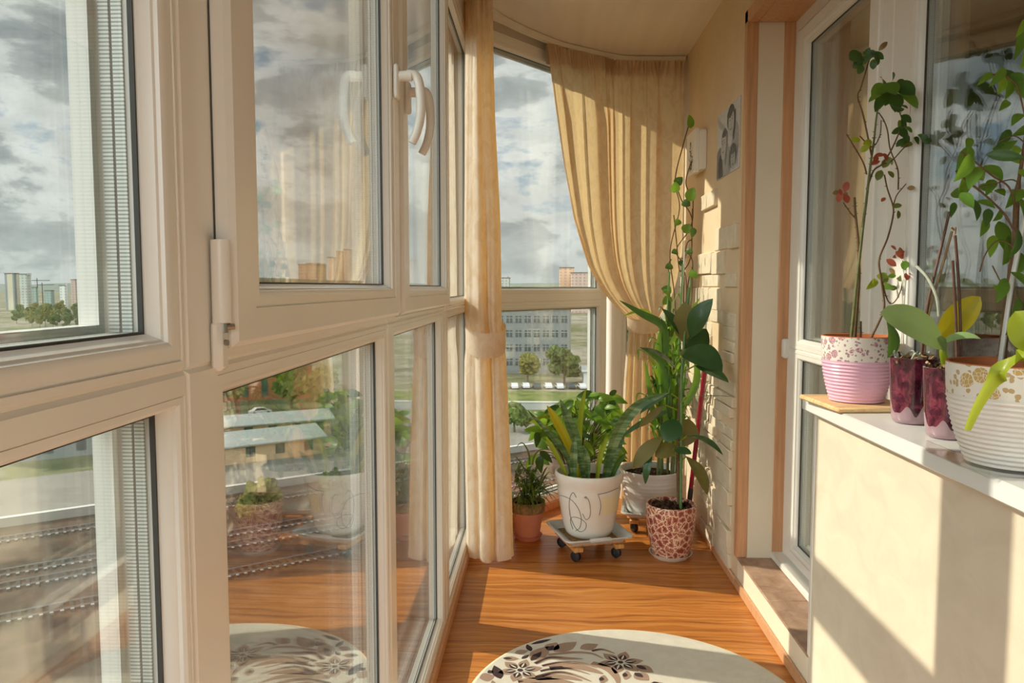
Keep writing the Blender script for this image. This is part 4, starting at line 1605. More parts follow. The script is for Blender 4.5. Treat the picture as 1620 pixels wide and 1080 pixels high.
    cluster(1430, 402, 14, 7, 10, ['lf_red', 'lf_red', 'lf_brown'], 10, 17, Y + .04, -.2)
    cluster(1428, 440, 24, 20, 17, ['lf_olive', 'lf_brown', 'lf_green', 'lf_olive', 'lf_red'], 12, 20, Y + .04)
    cluster(1398, 432, 8, 10, 4, ['lf_green', 'lf_lime', 'lf_olive'], 14, 20, Y + .04)
    fo.use('lf_lime').leaf(at(1387, 442, Y=Y), at(1370, 458, Y=Y - .02), 11 * Y / 1200, (.2, -1, .3), .12, .3, .6, .4)
    fo.build('foliage', None, p, fix=False)


pink_rose()


def glass_pot(c, RT, RB, H, label, name, sticks_pots=None):
    p = empty(name, c, label, 'potted plant', 'potted plants on the sill')
    pr = [(RB * .8, 0), (RB * .95, .004), (RB, .012)]
    for i in range(1, 19): pr.append((RB + (RT - RB) * (i / 18) ** .8, .012 + (H - .012) * i / 18))
    pr += [(RT - .003, H + .001), (RT - .005, H - .004), (RT - .006, H * .85)]
    mb = MB().use('purple').lathe(c, pr, 48)
    mb.build('pot', None, p, True, 60)
    ch = soil_disc(None, c, RT - .007, H * .9, 'bark', .005, 'bark')
    for k in range(34):
        a, r = rnd(0, 2 * PI), math.sqrt(rnd(.03, 1)) * (RT - .010)
        o = c + V((r * math.cos(a), r * math.sin(a), H * .93 + rnd(0, .014)))
        d = V((rnd(-1, 1), rnd(-1, 1), rnd(-.4, .6))).normalized() * rnd(.008, .02)
        ch.use(R.choice(['bark', 'stick_tan', 'bark', 'soil'])).tube([o - d, o + d * .2 + V((0, 0, .003)), o + d], rnd(.002, .0042), 5)
    ch.build('bark', None, p)
    return p


def orchids():
    c = V((.862, 1.79, ZS))
    p = glass_pot(c, .052, .043, .152, 'purple glass pot of bark chips and roots beside the pink rose pot', 'glass_pot_orchid')
    y = 1.79
    lf = MB().use('lf_dark')
    lf.leaf(at(1404, 566, Y=y + .02), at(1402, 505, Y=y + .05), 22 * y / 1200, (.6, -1, 0), .12, .2, .6, .5)
    lf.leaf(at(1413, 562, Y=y + .04), at(1408, 512, Y=y + .08), 20 * y / 1200, (.4, -1, 0), .1, .2, .6, .5)
    lf.build('leaf', None, p, fix=False)
    sk = MB().use('stick')
    zs = ZS + .14
    for pts, r, key in (([(1458, 560), (1466, 490), (1484, 412), (1502, 335)], .0032, 'stick'), ([(1462, 560), (1470, 492), (1488, 430), (1506, 366)], .0030, 'stick_tan')):
        q = [at(u, v, Y=y - .02) for u, v in pts]
        sk.use(key).tube(spline(q, 4), r, 8)
    sk.use('root').tube(spline([at(1486, 500, Y=y - .05), at(1482, 470, Y=y - .05), at(1468, 440, Y=y - .03), at(1450, 421, Y=y)], 6), [.004] * 12 + [.0035] * 6 + [.0028], 8)
    for k in range(7):
        a = c + V((rnd(-.03, .03), rnd(-.03, .03), .14))
        sk.use('root').tube(spline([a, a + V((rnd(-.02, .02), rnd(-.01, .01), .025)), a + V((rnd(-.035, .035), rnd(-.02, .02), rnd(.005, .02)))], 4), .0026, 6)
    sk.build('plant_sticks', None, p)
    c = V((.852, 1.615, ZS))
    p = glass_pot(c, .050, .041, .148, 'purple glass pot of an orchid with a green and a yellow leaf', 'glass_pot_orchid')
    y = 1.60
    k = y / 1200
    MB().use('lf_orchid').leaf(at(1494, 549, Y=y), at(1392, 494, Y=y - .04), 58 * k, (.25, -1, .55), .10, .12, .5, .55, 14, 8).build('leaf', None, p, fix=False)
    MB().use('lf_yellow').leaf(at(1482, 540, Y=y + .04), at(1551, 469, Y=y + .05), 44 * k, (-.1, -1, .25), -.08, .12, .6, .55, 14, 8).build('yellow_leaf', None, p, fix=False)['label'] = 'bright yellow leaf'
    MB().use('lf_orchid').leaf(at(1488, 546, Y=y - .02), at(1552, 536, Y=y - .05), 24 * k, (0, -.45, 1), .10, .5, .6, .5, 12, 6).build('leaf', None, p, fix=False)
    MB().use('lf_orchid').leaf(at(1494, 560, Y=y - .01), at(1480, 533, Y=y - .06), 22 * k, (.4, -1, .3), .05, .3, .6, .5, 10, 6).build('leaf', None, p, fix=False)
    zs = c.z + .135
    b0 = V((c.x, c.y, zs))
    MB().use('lf_lime').tube(spline([b0, at(1492, 560, Y=y - .005), at(1494, 545, Y=y - .01)], 4), [.009, .009, .0085, .008, .007, .007, .006, .006, .005], 10).build('crown', None, p)
    sk = MB()
    for pts, r, key in (([(1515, 580), (1512, 500), (1507, 412)], .003, 'stick'), ([(1522, 560), (1518, 470), (1511, 372)], .003, 'stick')):
        q = [at(u, v, Y=y + .02) for u, v in pts]
        q[0] = V((q[0].x, y + .02, zs))
        sk.use(key).tube(spline(q, 4), r, 8)
    for _ in range(3):
        o = at(1508, 366, Y=y + .02)
        sk.use('stick_tan').tube([o + V((rnd(-.004, .004), 0, rnd(-.006, .006))), o + V((rnd(-.008, .008), 0, rnd(-.003, .012)))], .0022, 6)
    sk.build('plant_sticks', None, p)


orchids()


def ficus():
    c = V((.838, 1.362, ZS + .0045))
    tr = MB()
    s_ = .104
    cc = V((c.x - .004, c.y + .002, ZS + .0006))
    tr.bbox((cc.x - .098, cc.y - s_, cc.z), (cc.x + s_, cc.y + s_, cc.z + .003), .001)
    for a, b in (((-.098, -s_), (-.095, s_)), ((s_ - .003, -s_), (s_, s_)), ((-.098, -s_), (s_, -s_ + .003)), ((-.098, s_ - .003), (s_, s_))):
        tr.box((cc.x + a[0], cc.y + a[1], cc.z + .003), (cc.x + b[0], cc.y + b[1], cc.z + .022))
    tag(tr.build('drip_tray', M['acrylic'], None, False, origin=cc), 'clear plastic drip tray under the white gold-print pot', 'tray')
    p = empty('weeping_fig', c, 'weeping fig in a white pot printed with gold roses', 'potted plant', 'potted plants on the sill')
    glazed_pot(p, c, .1135, .076, .178, .31, 'print_gold', 'pot_offwhite', 14)
    zs = c.z + .178 * .88
    y = 1.36

    def L(pl, yy=y): return [at(u, v, Y=yy) for u, v in pl]
    st_ = MB()
    q = L([(1584, 578), (1592, 500), (1602, 420), (1606, 370), (1610, 300), (1625, 200), (1640, 60)])
    q[0].z = zs
    st_.use('stem_brown').tube(spline(q, 6), [.0068] * 13 + [.005] * 12 + [.003] * 12, 10)
    for pl, r in (([(1606, 370), (1590, 340), (1560, 310), (1535, 290), (1512, 270)], .0028), ([(1608, 330), (1596, 296), (1570, 278), (1545, 258), (1520, 240)], .0026), ([(1612, 290), (1600, 284), (1575, 290), (1548, 296)], .002),
                  ([(1625, 200), (1610, 140), (1590, 120), (1570, 118)], .0022), ([(1632, 120), (1622, 60), (1625, 20)], .002), ([(1602, 420), (1612, 380), (1630, 350)], .003), ([(1604, 390), (1580, 380), (1560, 400), (1550, 430)], .0018),
                  ([(1625, 230), (1605, 215), (1580, 225)], .0018), ([(1596, 470), (1580, 440), (1570, 420)], .0018)):
        st_.use('stem_brown').tube(spline(L(pl, y - .02), 5), r * .6, 6)
    st_.build('trunk', None, p)
    a = L([(1580, 580)], y - .03)[0]; a.z = zs
    MB().tube([a, at(1600, 450, Y=y - .03), at(1624, 330, Y=y - .02)], .0042, 8).build('plant_stake', M['stake_white'], p)
    fo = MB()
    Q = random.Random(9)
    LV = [(1534, 218, 1530, 240, 12), (1536, 232, 1512, 276, 20), (1538, 244, 1508, 288, 22), (1540, 258, 1516, 300, 20), (1542, 266, 1556, 286, 20), (1548, 264, 1532, 300, 22), (1504, 306, 1534, 310, 22), (1535, 312, 1545, 350, 20), (1510, 320, 1504, 345, 10),
          (1556, 262, 1586, 286, 26), (1560, 244, 1622, 250, 18), (1570, 236, 1610, 222, 18), (1590, 250, 1620, 262, 18), (1520, 305, 1540, 330, 18), (1545, 318, 1575, 330, 14), (1564, 330, 1560, 360, 14), (1572, 372, 1566, 408, 16), (1580, 350, 1592, 400, 22), (1600, 372, 1586, 420, 26),
          (1610, 360, 1596, 408, 22), (1560, 345, 1550, 375, 14), (1584, 330, 1570, 350, 14), (1590, 440, 1576, 480, 18), (1600, 430, 1620, 450, 20), (1600, 455, 1580, 470, 16), (1612, 470, 1598, 500, 18), (1608, 310, 1620, 345, 18), (1598, 205, 1575, 238, 14), (1590, 108, 1564, 138, 14),
          (1592, 110, 1602, 142, 18), (1585, 118, 1578, 150, 18), (1600, 116, 1618, 140, 20), (1596, 120, 1590, 158, 18), (1610, 128, 1628, 160, 20), (1572, 116, 1545, 136, 12), (1624, 30, 1606, 60, 12), (1624, 38, 1604, 96, 16), (1630, 46, 1616, 100, 16), (1626, 84, 1612, 110, 14), (1628, 200, 1600, 215, 14),
          (1616, 180, 1600, 200, 14), (1620, 215, 1640, 250, 18), (1612, 268, 1634, 290, 18), (1572, 284, 1560, 310, 16), (1550, 292, 1570, 305, 12), (1604, 300, 1590, 330, 16), (1616, 400, 1602, 440, 20), (1622, 390, 1640, 430, 20), (1585, 470, 1570, 450, 12), (1616, 500, 1590, 530, 16), (1575, 300, 1590, 310, 14),
          (1596, 160, 1580, 176, 12), (1620, 300, 1606, 320, 14), (1530, 290, 1520, 316, 14), (1612, 232, 1596, 250, 14), (1540, 280, 1522, 290, 14)]
    for u0, v0, u1, v1, w_ in LV:
        yy = y + Q.uniform(-.07, .05)
        fo.use(Q.choice(['lf_green', 'lf_bright', 'lf_green', 'lf_dark', 'lf_green']))
        b0, t0 = at(u0, v0, Y=yy), at(u1, v1, Y=yy - .02)
        b0.x = min(b0.x, .93); t0.x = min(t0.x, .935)
        fo.leaf(b0, t0, w_ * yy / 1200, (Q.uniform(-.7, .7), -1, Q.uniform(-.2, .8)), .10, .18, .85, .42, 9, 4)
    fo.build('foliage', None, p, fix=False)


ficus()


def strap_orchid():
    c = V((.855, 1.035, ZS))
    p = empty('potted_orchid', c, 'arching yellow-green strap leaf hanging before the gold-print pot at the right edge', 'potted plant', 'potted plants on the sill')
    MB().lathe(c, pot_prof(.06, .045, .12, .05), 40).build('pot', M['terracotta'], p)
    soil_disc(p, c, .052, .10, 'bark')
    b0 = c + V((0, 0, .10))
    y = 1.10
    pp = spline([b0, b0 + V((-.01, .01, .05)), at(1660, 540, Y=y - .03), at(1618, 566, Y=y), at(1575, 596, Y=y + .03), at(1546, 640, Y=y + .05), at(1529, 680, Y=y + .06)], 6)
    n = len(pp) - 1
    MB().ribbon(pp, [.030 * (.5 + .5 * min(1, i / n * 3)) * (1 - .55 * max(0, i / n - .6) / .4) for i in range(n + 1)], fold=.25, m=4, nrm=(.35, -.75, .8)).build('leaf', M['lf_lime'], p, fix=False)
    MB().leaf(at(1650, 560, Y=y), at(1606, 492, Y=y + .02), .055, (-.6, -1, .4), .1, .2, .6, .5, 12, 6).build('leaf', M['lf_lime'], p, fix=False)


strap_orchid()

# ------------------------------------------------------------------ things on the house wall
y0, y1, z0, z1 = 3.095, 3.475, 1.672, 1.954
pic = MB().use('art_paper').bbox((XW - .006, y0, z0), (XW, y1, z1), .001)


def ap(a, b, k=.0003):
    """point on the sheet: a from its far edge, b from its foot"""
    return V((XW - .006 - k, y1 - (y1 - y0) * a, z0 + (z1 - z0) * b))


def shape(key, cx, cy, rx, ry, k, rot=0.0, n=26, cut=None):
    pts = []
    for i in range(n):
        t_ = 2 * PI * i / n
        x, y = rx * math.cos(t_), ry * math.sin(t_)
        pts.append((cx + x * math.cos(rot) - y * math.sin(rot), cy + x * math.sin(rot) + y * math.cos(rot)))
    pts = [(max(.005, min(.995, x)), max(.005, min(.995, y))) for x, y in pts]
    pic.use('art_' + key).add([ap(x, y, k) for x, y in pts], [list(range(n))])


def line(key, pts, w_, k):
    pp = spline([ap(max(.01, min(.99, a)), max(.01, min(.99, b)), k) for a, b in pts], 5)
    pic.use('art_' + key).ribbon(pp, [w_] * len(pp), fold=0, m=1, nrm=(1, 0, 0))


# pencil drawing: an adult above, a second figure beside, a child in front
shape('g1', .76, .42, .26, .30, .0003); shape('g2', .18, .16, .22, .32, .0004, .2)
shape('g1', .50, .18, .20, .30, .0005); shape('g3', .20, .10, .10, .26, .0006, .1)
shape('g3', .64, .80, .17, .19, .0006); shape('face', .66, .72, .125, .20, .0008); shape('g3', .80, .66, .05, .22, .0007, -.15)
shape('g3', .62, .885, .15, .07, .0010, .2); shape('paper', .62, .50, .09, .12, .0007)
shape('g3', .36, .52, .14, .20, .0008, -.1); shape('face', .33, .45, .115, .20, .0010, -.1); shape('g2', .46, .40, .05, .26, .0009, -.1); shape('g3', .36, .635, .11, .05, .0012)
shape('g3', .76, .22, .16, .18, .0010); shape('face', .77, .16, .105, .14, .0012); shape('g3', .76, .30, .12, .05, .0013)
for cx, cy, s in ((.66, .72, 1), (.32, .46, .95), (.77, .17, .8)):
    for sx in (-.045, .05):
        shape('g3', cx + sx * s, cy + .045 * s, .016 * s, .011 * s, .0016)
        line('g3', [(cx + (sx - .03) * s, cy + .08 * s), (cx + sx * s, cy + .092 * s), (cx + (sx + .03) * s, cy + .08 * s)], .003, .0016)
    line('g2', [(cx, cy + .05 * s), (cx - .012 * s, cy - .02 * s), (cx + .012 * s, cy - .03 * s)], .003, .0016)
    line('g3', [(cx - .04 * s, cy - .085 * s), (cx, cy - .10 * s), (cx + .045 * s, cy - .08 * s)], .004, .0016)
for k in range(16):
    x = .55 + k * .027
    line('g2', [(x, .40 - .2 * (k % 3) * .3), (x + .03, .3), (x + .01, .06)], .0025, .0014)
for k in range(9):
    line('g2', [(.05 + k * .03, .32 - k * .01), (.07 + k * .03, .15), (.06 + k * .035, .02)], .003, .0014)
for k in range(8):
    line('g1', [(.03 + k * .05, .95 - k * .03), (.10 + k * .05, .78 - k * .02)], .003, .0012)
tag(pic.build('pencil_drawing', None, None, False, origin=(XW, (y0 + y1) / 2, z0), fix=False), 'black and white pencil portrait drawing pinned beside the orange door trim', 'drawing')

by0, by1, bz0, bz1 = 3.745, 3.955, 1.750, 1.962
bx = empty('wall_box', (XW, 3.85, bz0), 'small white box with a black floral print on the peach wall', 'box')
fb = MB().use('box_white').bbox((XW - .052, by0, bz0), (XW - .030, by1, bz1), .003).use('ink')
Q = random.Random(4)
for k in range(60):
    f = Q.random()
    a = .50 + .26 * math.sin(f * 5.2) * (1 - f) + Q.uniform(-.15, .15) * (1 - f * .75)
    b = .12 + f * .66
    c = V((XW - .0526, by1 - (by1 - by0) * a, bz0 + (bz1 - bz0) * b))
    r = Q.uniform(.003, .010) * (1.15 - f * .5)
    an = Q.uniform(0, PI)
    fb.add([c + V((0, r * math.cos(t) * math.cos(an) - .5 * r * math.sin(t) * math.sin(an), r * math.cos(t) * math.sin(an) + .5 * r * math.sin(t) * math.cos(an))) for t in [2 * PI * i / 10 for i in range(10)]], [list(range(10))])
for pts in ([(.5, .1), (.45, .4), (.55, .6), (.52, .82)], [(.5, .3), (.3, .4), (.25, .5)], [(.5, .5), (.68, .55), (.7, .66)]):
    pp = spline([V((XW - .0526, by1 - (by1 - by0) * a, bz0 + (bz1 - bz0) * b)) for a, b in pts], 5)
    fb.ribbon(pp, .003, fold=0, m=1, nrm=(1, 0, 0))
fb.build('printed_front', None, bx, False, fix=False)
MB().bbox((XW - .031, by0 - .03, bz0 + .012), (XW, by1 - .03, bz1 - .012), .004).build('housing', M['box_white'], bx)

# ------------------------------------------------------------------ the city outside
ZG = -25.0
M['rail'] = mat('rail_steel', (.09, .08, .075), .7)
M['sleeper'] = mat('concrete_sleeper', (.05, .045, .04), .9, .05)
M['sleeper_end'] = mat('pale_sleeper_end', (.30, .29, .27), .9, .05)
M['ballast'] = mat('track_ballast', srgb(86, 70, 58), .95, .1, .35, .5, 0, 60, var_col=srgb(48, 40, 34))
M['asphalt'] = mat('asphalt', srgb(126, 122, 116), .9, .1, .15, .3)
M['lawn'] = mat('city_lawn', srgb(108, 116, 66), .95, .1, 0, .25, 0, 60, var_col=srgb(70, 84, 42))
M['pale_roof'] = mat('pale_metal_roof', srgb(158, 160, 156), .6, .3, .1, .4)
M['tan_wall'] = mat('tan_wall', srgb(186, 156, 126), .85, .2, .15, .4)
M['grey_wall'] = mat('grey_panel_wall', srgb(116, 120, 117), .8, .2, .12, .3)
M['brick_red'] = mat('red_brick_wall', srgb(166, 92, 70), .9, .1, .25, .8)
M['brown_block'] = mat('brown_brick_block', srgb(164, 122, 92), .9, .1, .15, .2)
M['dark_roof'] = mat('dark_roof', srgb(110, 104, 98), .9, .1, .2, .3)
M['win_dark'] = mat('dark_window', (.05, .065, .07), .15)
M['win_pale'] = mat('pale_window', srgb(150, 154, 148), .4)
M['win_yellow'] = mat('yellow_panel', srgb(214, 186, 90), .7)
M['white_paint'] = mat('white_paint', srgb(186, 184, 178), .6)
M['car_dark'] = mat('dark_car_paint', (.03, .05, .06), .25)
M['car_white'] = mat('white_car_paint', (.5, .5, .5), .3)
M['car_glass'] = mat('car_glass', (.02, .025, .03), .1)
M['tree_a'] = mat('tree_crown', srgb(96, 108, 60), .95, .05, 0, .9, 0, 60, var_col=srgb(44, 56, 28))
M['tree_b'] = mat('yellowing_tree_crown', srgb(126, 120, 66), .95, .05, 0, .9, 0, 60, var_col=srgb(66, 72, 36))
M['trunk'] = mat('tree_trunk', (.12, .09, .06), .9)
M['hill'] = mat('distant_hill', srgb(120, 128, 120), 1, 0, .15, .004)


def ground_mat():
    t = NT('city_ground')
    vec = t.coord((1, 1, 1))
    n1 = t.noise(vec, .012, 6, .6)
    n2 = t.noise(vec, .12, 5, .65)
    g = t.math('ADD', t.math('MULTIPLY', n1, .6), t.math('MULTIPLY', n2, .4))
    col = t.ramp(g, [(.36, srgb(72, 80, 52)), (.46, srgb(100, 102, 74)), (.52, srgb(122, 116, 104)), (.62, srgb(150, 143, 132))])
    b = t.n('BsdfPrincipled', Base__Color=col, Roughness=.95)
    b.inputs['Specular IOR Level'].default_value = .1
    return t.done(b.outputs[0])


M['ground'] = ground_mat()
mb = MB()
N = 24
mb.add([V((x, y, ZG)) for x, y in ((-6000, -500), (3000, -500), (3000, 9000), (-6000, 9000))], [(0, 1, 2, 3)])
struct('ground', mb, 'ground', 'distant city ground far below the balcony', 'ground', smooth=False)

TD = V((.81, .587, 0)).normalized()
TN = V((-TD.y, TD.x, 0))


def tp_(al, off, z=0.0):
    return TD * al + TN * off + V((0, 0, ZG + z))


mb = MB()
mb.add([tp_(-120, 12, .05), tp_(260, 12, .05), tp_(260, 99, .05), tp_(-120, 99, .05)], [(0, 1, 2, 3)])
struct('railway_bed', mb, 'ballast', 'brown gravel bed of the railway yard below', 'railway bed', smooth=False)
mb = MB()
mb.add([tp_(-120, 107, .06), tp_(260, 107, .06), tp_(260, 122, .06), tp_(-120, 122, .06)], [(0, 1, 2, 3)])
struct('street', mb, 'asphalt', 'pale asphalt street beyond the railway platform', 'street', smooth=False)
mb = MB()
mb.add([V((-40, 150, ZG + .05)), V((60, 150, ZG + .05)), V((60, 188, ZG + .05)), V((-40, 188, ZG + .05))], [(0, 1, 2, 3)])
struct('lawn', mb, 'lawn', 'green lawn in front of the grey office building', 'lawn', smooth=False)


def track(off, al0, al1, label):
    t = empty('railway_track', tp_(-30, off, 0), label, 'railway track', 'railway tracks below')
    for s in (-.76, .76):
        m = MB()
        a, b = tp_(al0, off + s, .2), tp_(al1, off + s, .2)
        m.tube([a, b], .09, 6)
        m.build('rail', M['rail'], t)
    m = MB()
    n = int((al1 - al0) / .72)
    mr = Matrix.Rotation(math.atan2(TD.y, TD.x), 4, 'Z')
    for i in range(n):
        c = tp_(al0 + i * .72, off, .06)
        m.use('sleeper').box((-.14, -1.35, 0), (.14, 1.35, .16), Matrix.Translation(c) @ mr)
    m.use('sleeper_end')
    for i in range(0, n):
        c = tp_(al0 + i * .72, off - 1.05, .2)
        m.box((-.13, -.13, 0), (.13, .13, .04), Matrix.Translation(c) @ mr)
    sl = m.build('sleepers', None, t, False, fix=False)
    sl['kind'] = 'stuff'


for i, off in enumerate((70.5, 78.2, 82.0, 93.0)):
    track(off, -70, 130, ['railway track nearest the balcony, first of the four', 'second railway track from the balcony, close to the third', 'third railway track from the balcony, close to the second', 'railway track running along the pale platform'][i])
pl = empty('railway_platform', tp_(0, 103, 0), 'long pale railway platform beyond the tracks', 'platform')
a0, a1 = -60, 120
m = MB()
for lo, hi in ((97.8, 104.5),):
    vs = [tp_(a0, lo, .1), tp_(a1, lo, .1), tp_(a1, hi, .1), tp_(a0, hi, .1)]
    vt = [p + V((0, 0, 1.0)) for p in vs]
    m.loft([vs, vt]); m.add(vt, [(0, 1, 2, 3)])
m.build('slab', M['asphalt'], pl, False)
m = MB()
vs = [tp_(a0, 97.8, 1.12), tp_(a1, 97.8, 1.12), tp_(a1, 98.6, 1.12), tp_(a0, 98.6, 1.12)]
m.add(vs, [(0, 1, 2, 3)])
m.build('edge_stripe', M['white_paint'], pl, False)


def tree(c, r, h, key, label, rs, grp='city trees'):
    t = empty('tree', c, label, 'tree', grp)
    q = random.Random(rs)
    MB().tube([V(c), V(c) + V((0, 0, h * .55))], [r * .08, r * .05], 8).build('trunk', M['trunk'], t)
    m = MB().use(key)
    for k in range(11):
        a = q.uniform(0, 2 * PI)
        rr = r * q.uniform(.15, .75)
        zz = h * q.uniform(.38, .9)
        m.blob(V(c) + V((rr * math.cos(a), rr * math.sin(a), zz)), r * q.uniform(.32, .5), 3, .8, 2.6)
    m.build('crown', None, t, fix=False)


def box_obj(name, m, lo, hi, parent, rot=0.0, org=None):
    mx = None
    return MB().box(lo, hi, mx).build(name, m, parent, False)


def facade_mat(name, wall, win, sx, sz, fx=.5, fz=.5):
    """wall with a regular grid of windows"""
    t = NT(name)
    sep = t.n('SeparateXYZ', Vector=t.coord())
    h = t.math('ADD', sep.outputs[0], t.math('MULTIPLY', sep.outputs[1], .83))
    a = t.math('LESS_THAN', t.math('FRACT', t.math('DIVIDE', h, sx)), fx)
    b = t.math('LESS_THAN', t.math('FRACT', t.math('DIVIDE', sep.outputs[2], sz)), fz)
    nz = t.noise(t.coord((1, 1, .3)), .12, 4)
    w2 = tuple(x * .82 for x in wall)
    base = t.ramp(nz, [(.3, w2), (.7, wall)])
    col = t.mix(t.math('MULTIPLY', a, b), base, win)
    bs = t.n('BsdfPrincipled', Base__Color=col, Roughness=.7)
    return t.done(bs.outputs[0])


def tower(u0, u1, vt, Y, depth, m, label, extras=(), vb=None, name='apartment_tower'):
    """a block standing on the ground at distance Y; its edges seen from the balcony at u0..u1, its top at vt"""
    a, b = at(u0, vt, Y=Y), at(u1, vt, Y=Y)
    zt = max(a.z, b.z)
    if b.x < 0:
        # the flank away from the street shows too: keep front and flank within the block's width
        w = b.x - a.x
        depth = min(depth, .35 * w * Y / abs(b.x))
        b = V((b.x - depth * abs(b.x) / Y, b.y, b.z))
    o = empty(name, ((a.x + b.x) / 2, Y + depth / 2, ZG), label, 'building', 'city blocks on the skyline')
    MB().box((a.x, Y, ZG), (b.x, Y + depth, zt)).build('block', m, o, False)
    MB().box((a.x - .4, Y - .4, zt), (b.x + .4, Y + depth, zt + 1.0)).build('roof_edge', M['dark_roof'], o, False)
    for (e0, e1, ev) in extras:
        p, q = at(e0, ev, Y=Y + 1), at(e1, ev, Y=Y + 1)
        MB().box((max(p.x, a.x), Y + 1, zt - 1), (min(q.x, b.x), Y + max(2.0, depth - 1), p.z)).build('upper_block', m, o, False)
    return o


f_grey = facade_mat('grey_tower_facade', srgb(178, 178, 168), srgb(120, 130, 132), 4.2, 3.2)
f_white = facade_mat('white_tower_facade', srgb(216, 214, 206), srgb(158, 164, 166), 5, 3.2)
f_pink = facade_mat('pinkish_tower_facade', srgb(190, 162, 148), srgb(138, 122, 118), 4, 3.1)
f_green = facade_mat('greenish_facade', srgb(140, 158, 150), srgb(104, 122, 118), 4, 3.2)
f_brown = facade_mat('brown_block_facade', srgb(170, 128, 100), srgb(122, 92, 76), 5, 3.1, .4, .45)
f_peach = facade_mat('peach_block_facade', srgb(206, 168, 140), srgb(166, 134, 116), 5, 3.1, .4, .45)
f_stripe = facade_mat('striped_tower_facade', srgb(186, 176, 152), srgb(112, 118, 120), 11, 400, .45, 1.0)
tower(7, 30, 433, 820, 30, f_stripe, 'tan and grey striped tower at the far left of the skyline')
tower(28, 49, 434, 870, 40, f_grey, 'broad grey tower next to the striped one on the skyline', [(44, 47, 432)])
tower(51, 60, 455, 925, 30, f_green, 'low teal building right of the broad grey tower')
tower(70, 86, 460, 985, 30, f_green, 'low dark green building under the thin cranes', name='city_building')
tower(94, 107, 452, 860, 30, f_white, 'stepped pale block left of the pinkish tower', [(104, 110, 447)], name='city_building')
tower(112, 123, 443, 915, 25, f_pink, 'pinkish tower between the pale skyline blocks', [(116, 120, 441)])
tower(127, 153, 431, 960, 35, f_white, 'tall white tower at the right of the left window skyline')
tower(131, 156, 463, 700, 30, f_grey, 'low grey building in front of the tall white tower', name='city_building')
tower(472, 516, 419, 700, 40, f_brown, 'long brown brick apartment block in the second window', [(484, 515, 415.5)], name='apartment_block')
tower(518, 532, 408, 600, 30, f_peach, 'stepped brown brick tower beside the long brick block', [(519, 531, 407)])
tower(532, 546, 398.5, 640, 34, f_brown, 'tallest brown brick tower in the second window', [(536, 544, 397)])
tower(544, 557, 396, 550, 26, f_peach, 'peach lit brick tower at the right of the brown blocks', [(546, 551, 394)])
tower(648, 690, 413, 680, 40, f_peach, 'peach apartment block seen through the third window', [(650, 668, 408)], name='apartment_block')
tower(794, 807, 440, 900, 30, f_grey, 'small dark tower at the left of the corner window skyline', [(797, 803, 437)])
tower(886, 908, 424, 800, 30, f_peach, 'pink tower with a mast in the corner window', [(888, 905, 423)])
tower(905, 940, 432, 760, 30, f_pink, 'pinkish block right of the tower with a mast', name='apartment_block')
for (u, vt) in ((58, 440), (66, 447)):
    t = empty('tower_crane', at(u, 480, Y=900), 'thin tower crane behind the left skyline' if u == 58 else 'second thin tower crane behind the left skyline', 'crane', 'skyline cranes')
    yc = 1010 if u == 58 else 1060
    p = at(u, vt, Y=yc)
    MB().box((p.x - .5, yc, ZG), (p.x + .5, yc + 1, p.z)).build('mast', M['rail'], t, False, origin=(p.x, yc, ZG))
    MB().box((p.x - 7, yc, p.z - 3.5), (p.x + 18, yc + 1, p.z - 2.5)).build('jib', M['rail'], t, False, origin=(p.x, yc, ZG))
    t.location = (p.x, yc, ZG)
# fix part offsets after moving the crane bases
for o in list(SC.objects):
    if o.parent and o.parent.name.startswith('tower_crane'): o.location = (0, 0, 0)

# far hills
mb = MB()
top, bot = [], []
for i in range(121):
    x = -3600 + i * 55
    h = 26 + 14 * noise.noise(V((i * .13, 0, 0))) + 7 * noise.noise(V((i * .5, 3, 0)))
    top.append(V((x, 4200, h - 8))); bot.append(V((x, 3600, ZG)))
back = [V((p.x, 5200, ZG)) for p in top]
mb.loft([bot, top, back], False)
struct('hills', mb, 'hill', 'low hazy green hills along the horizon', 'hills')

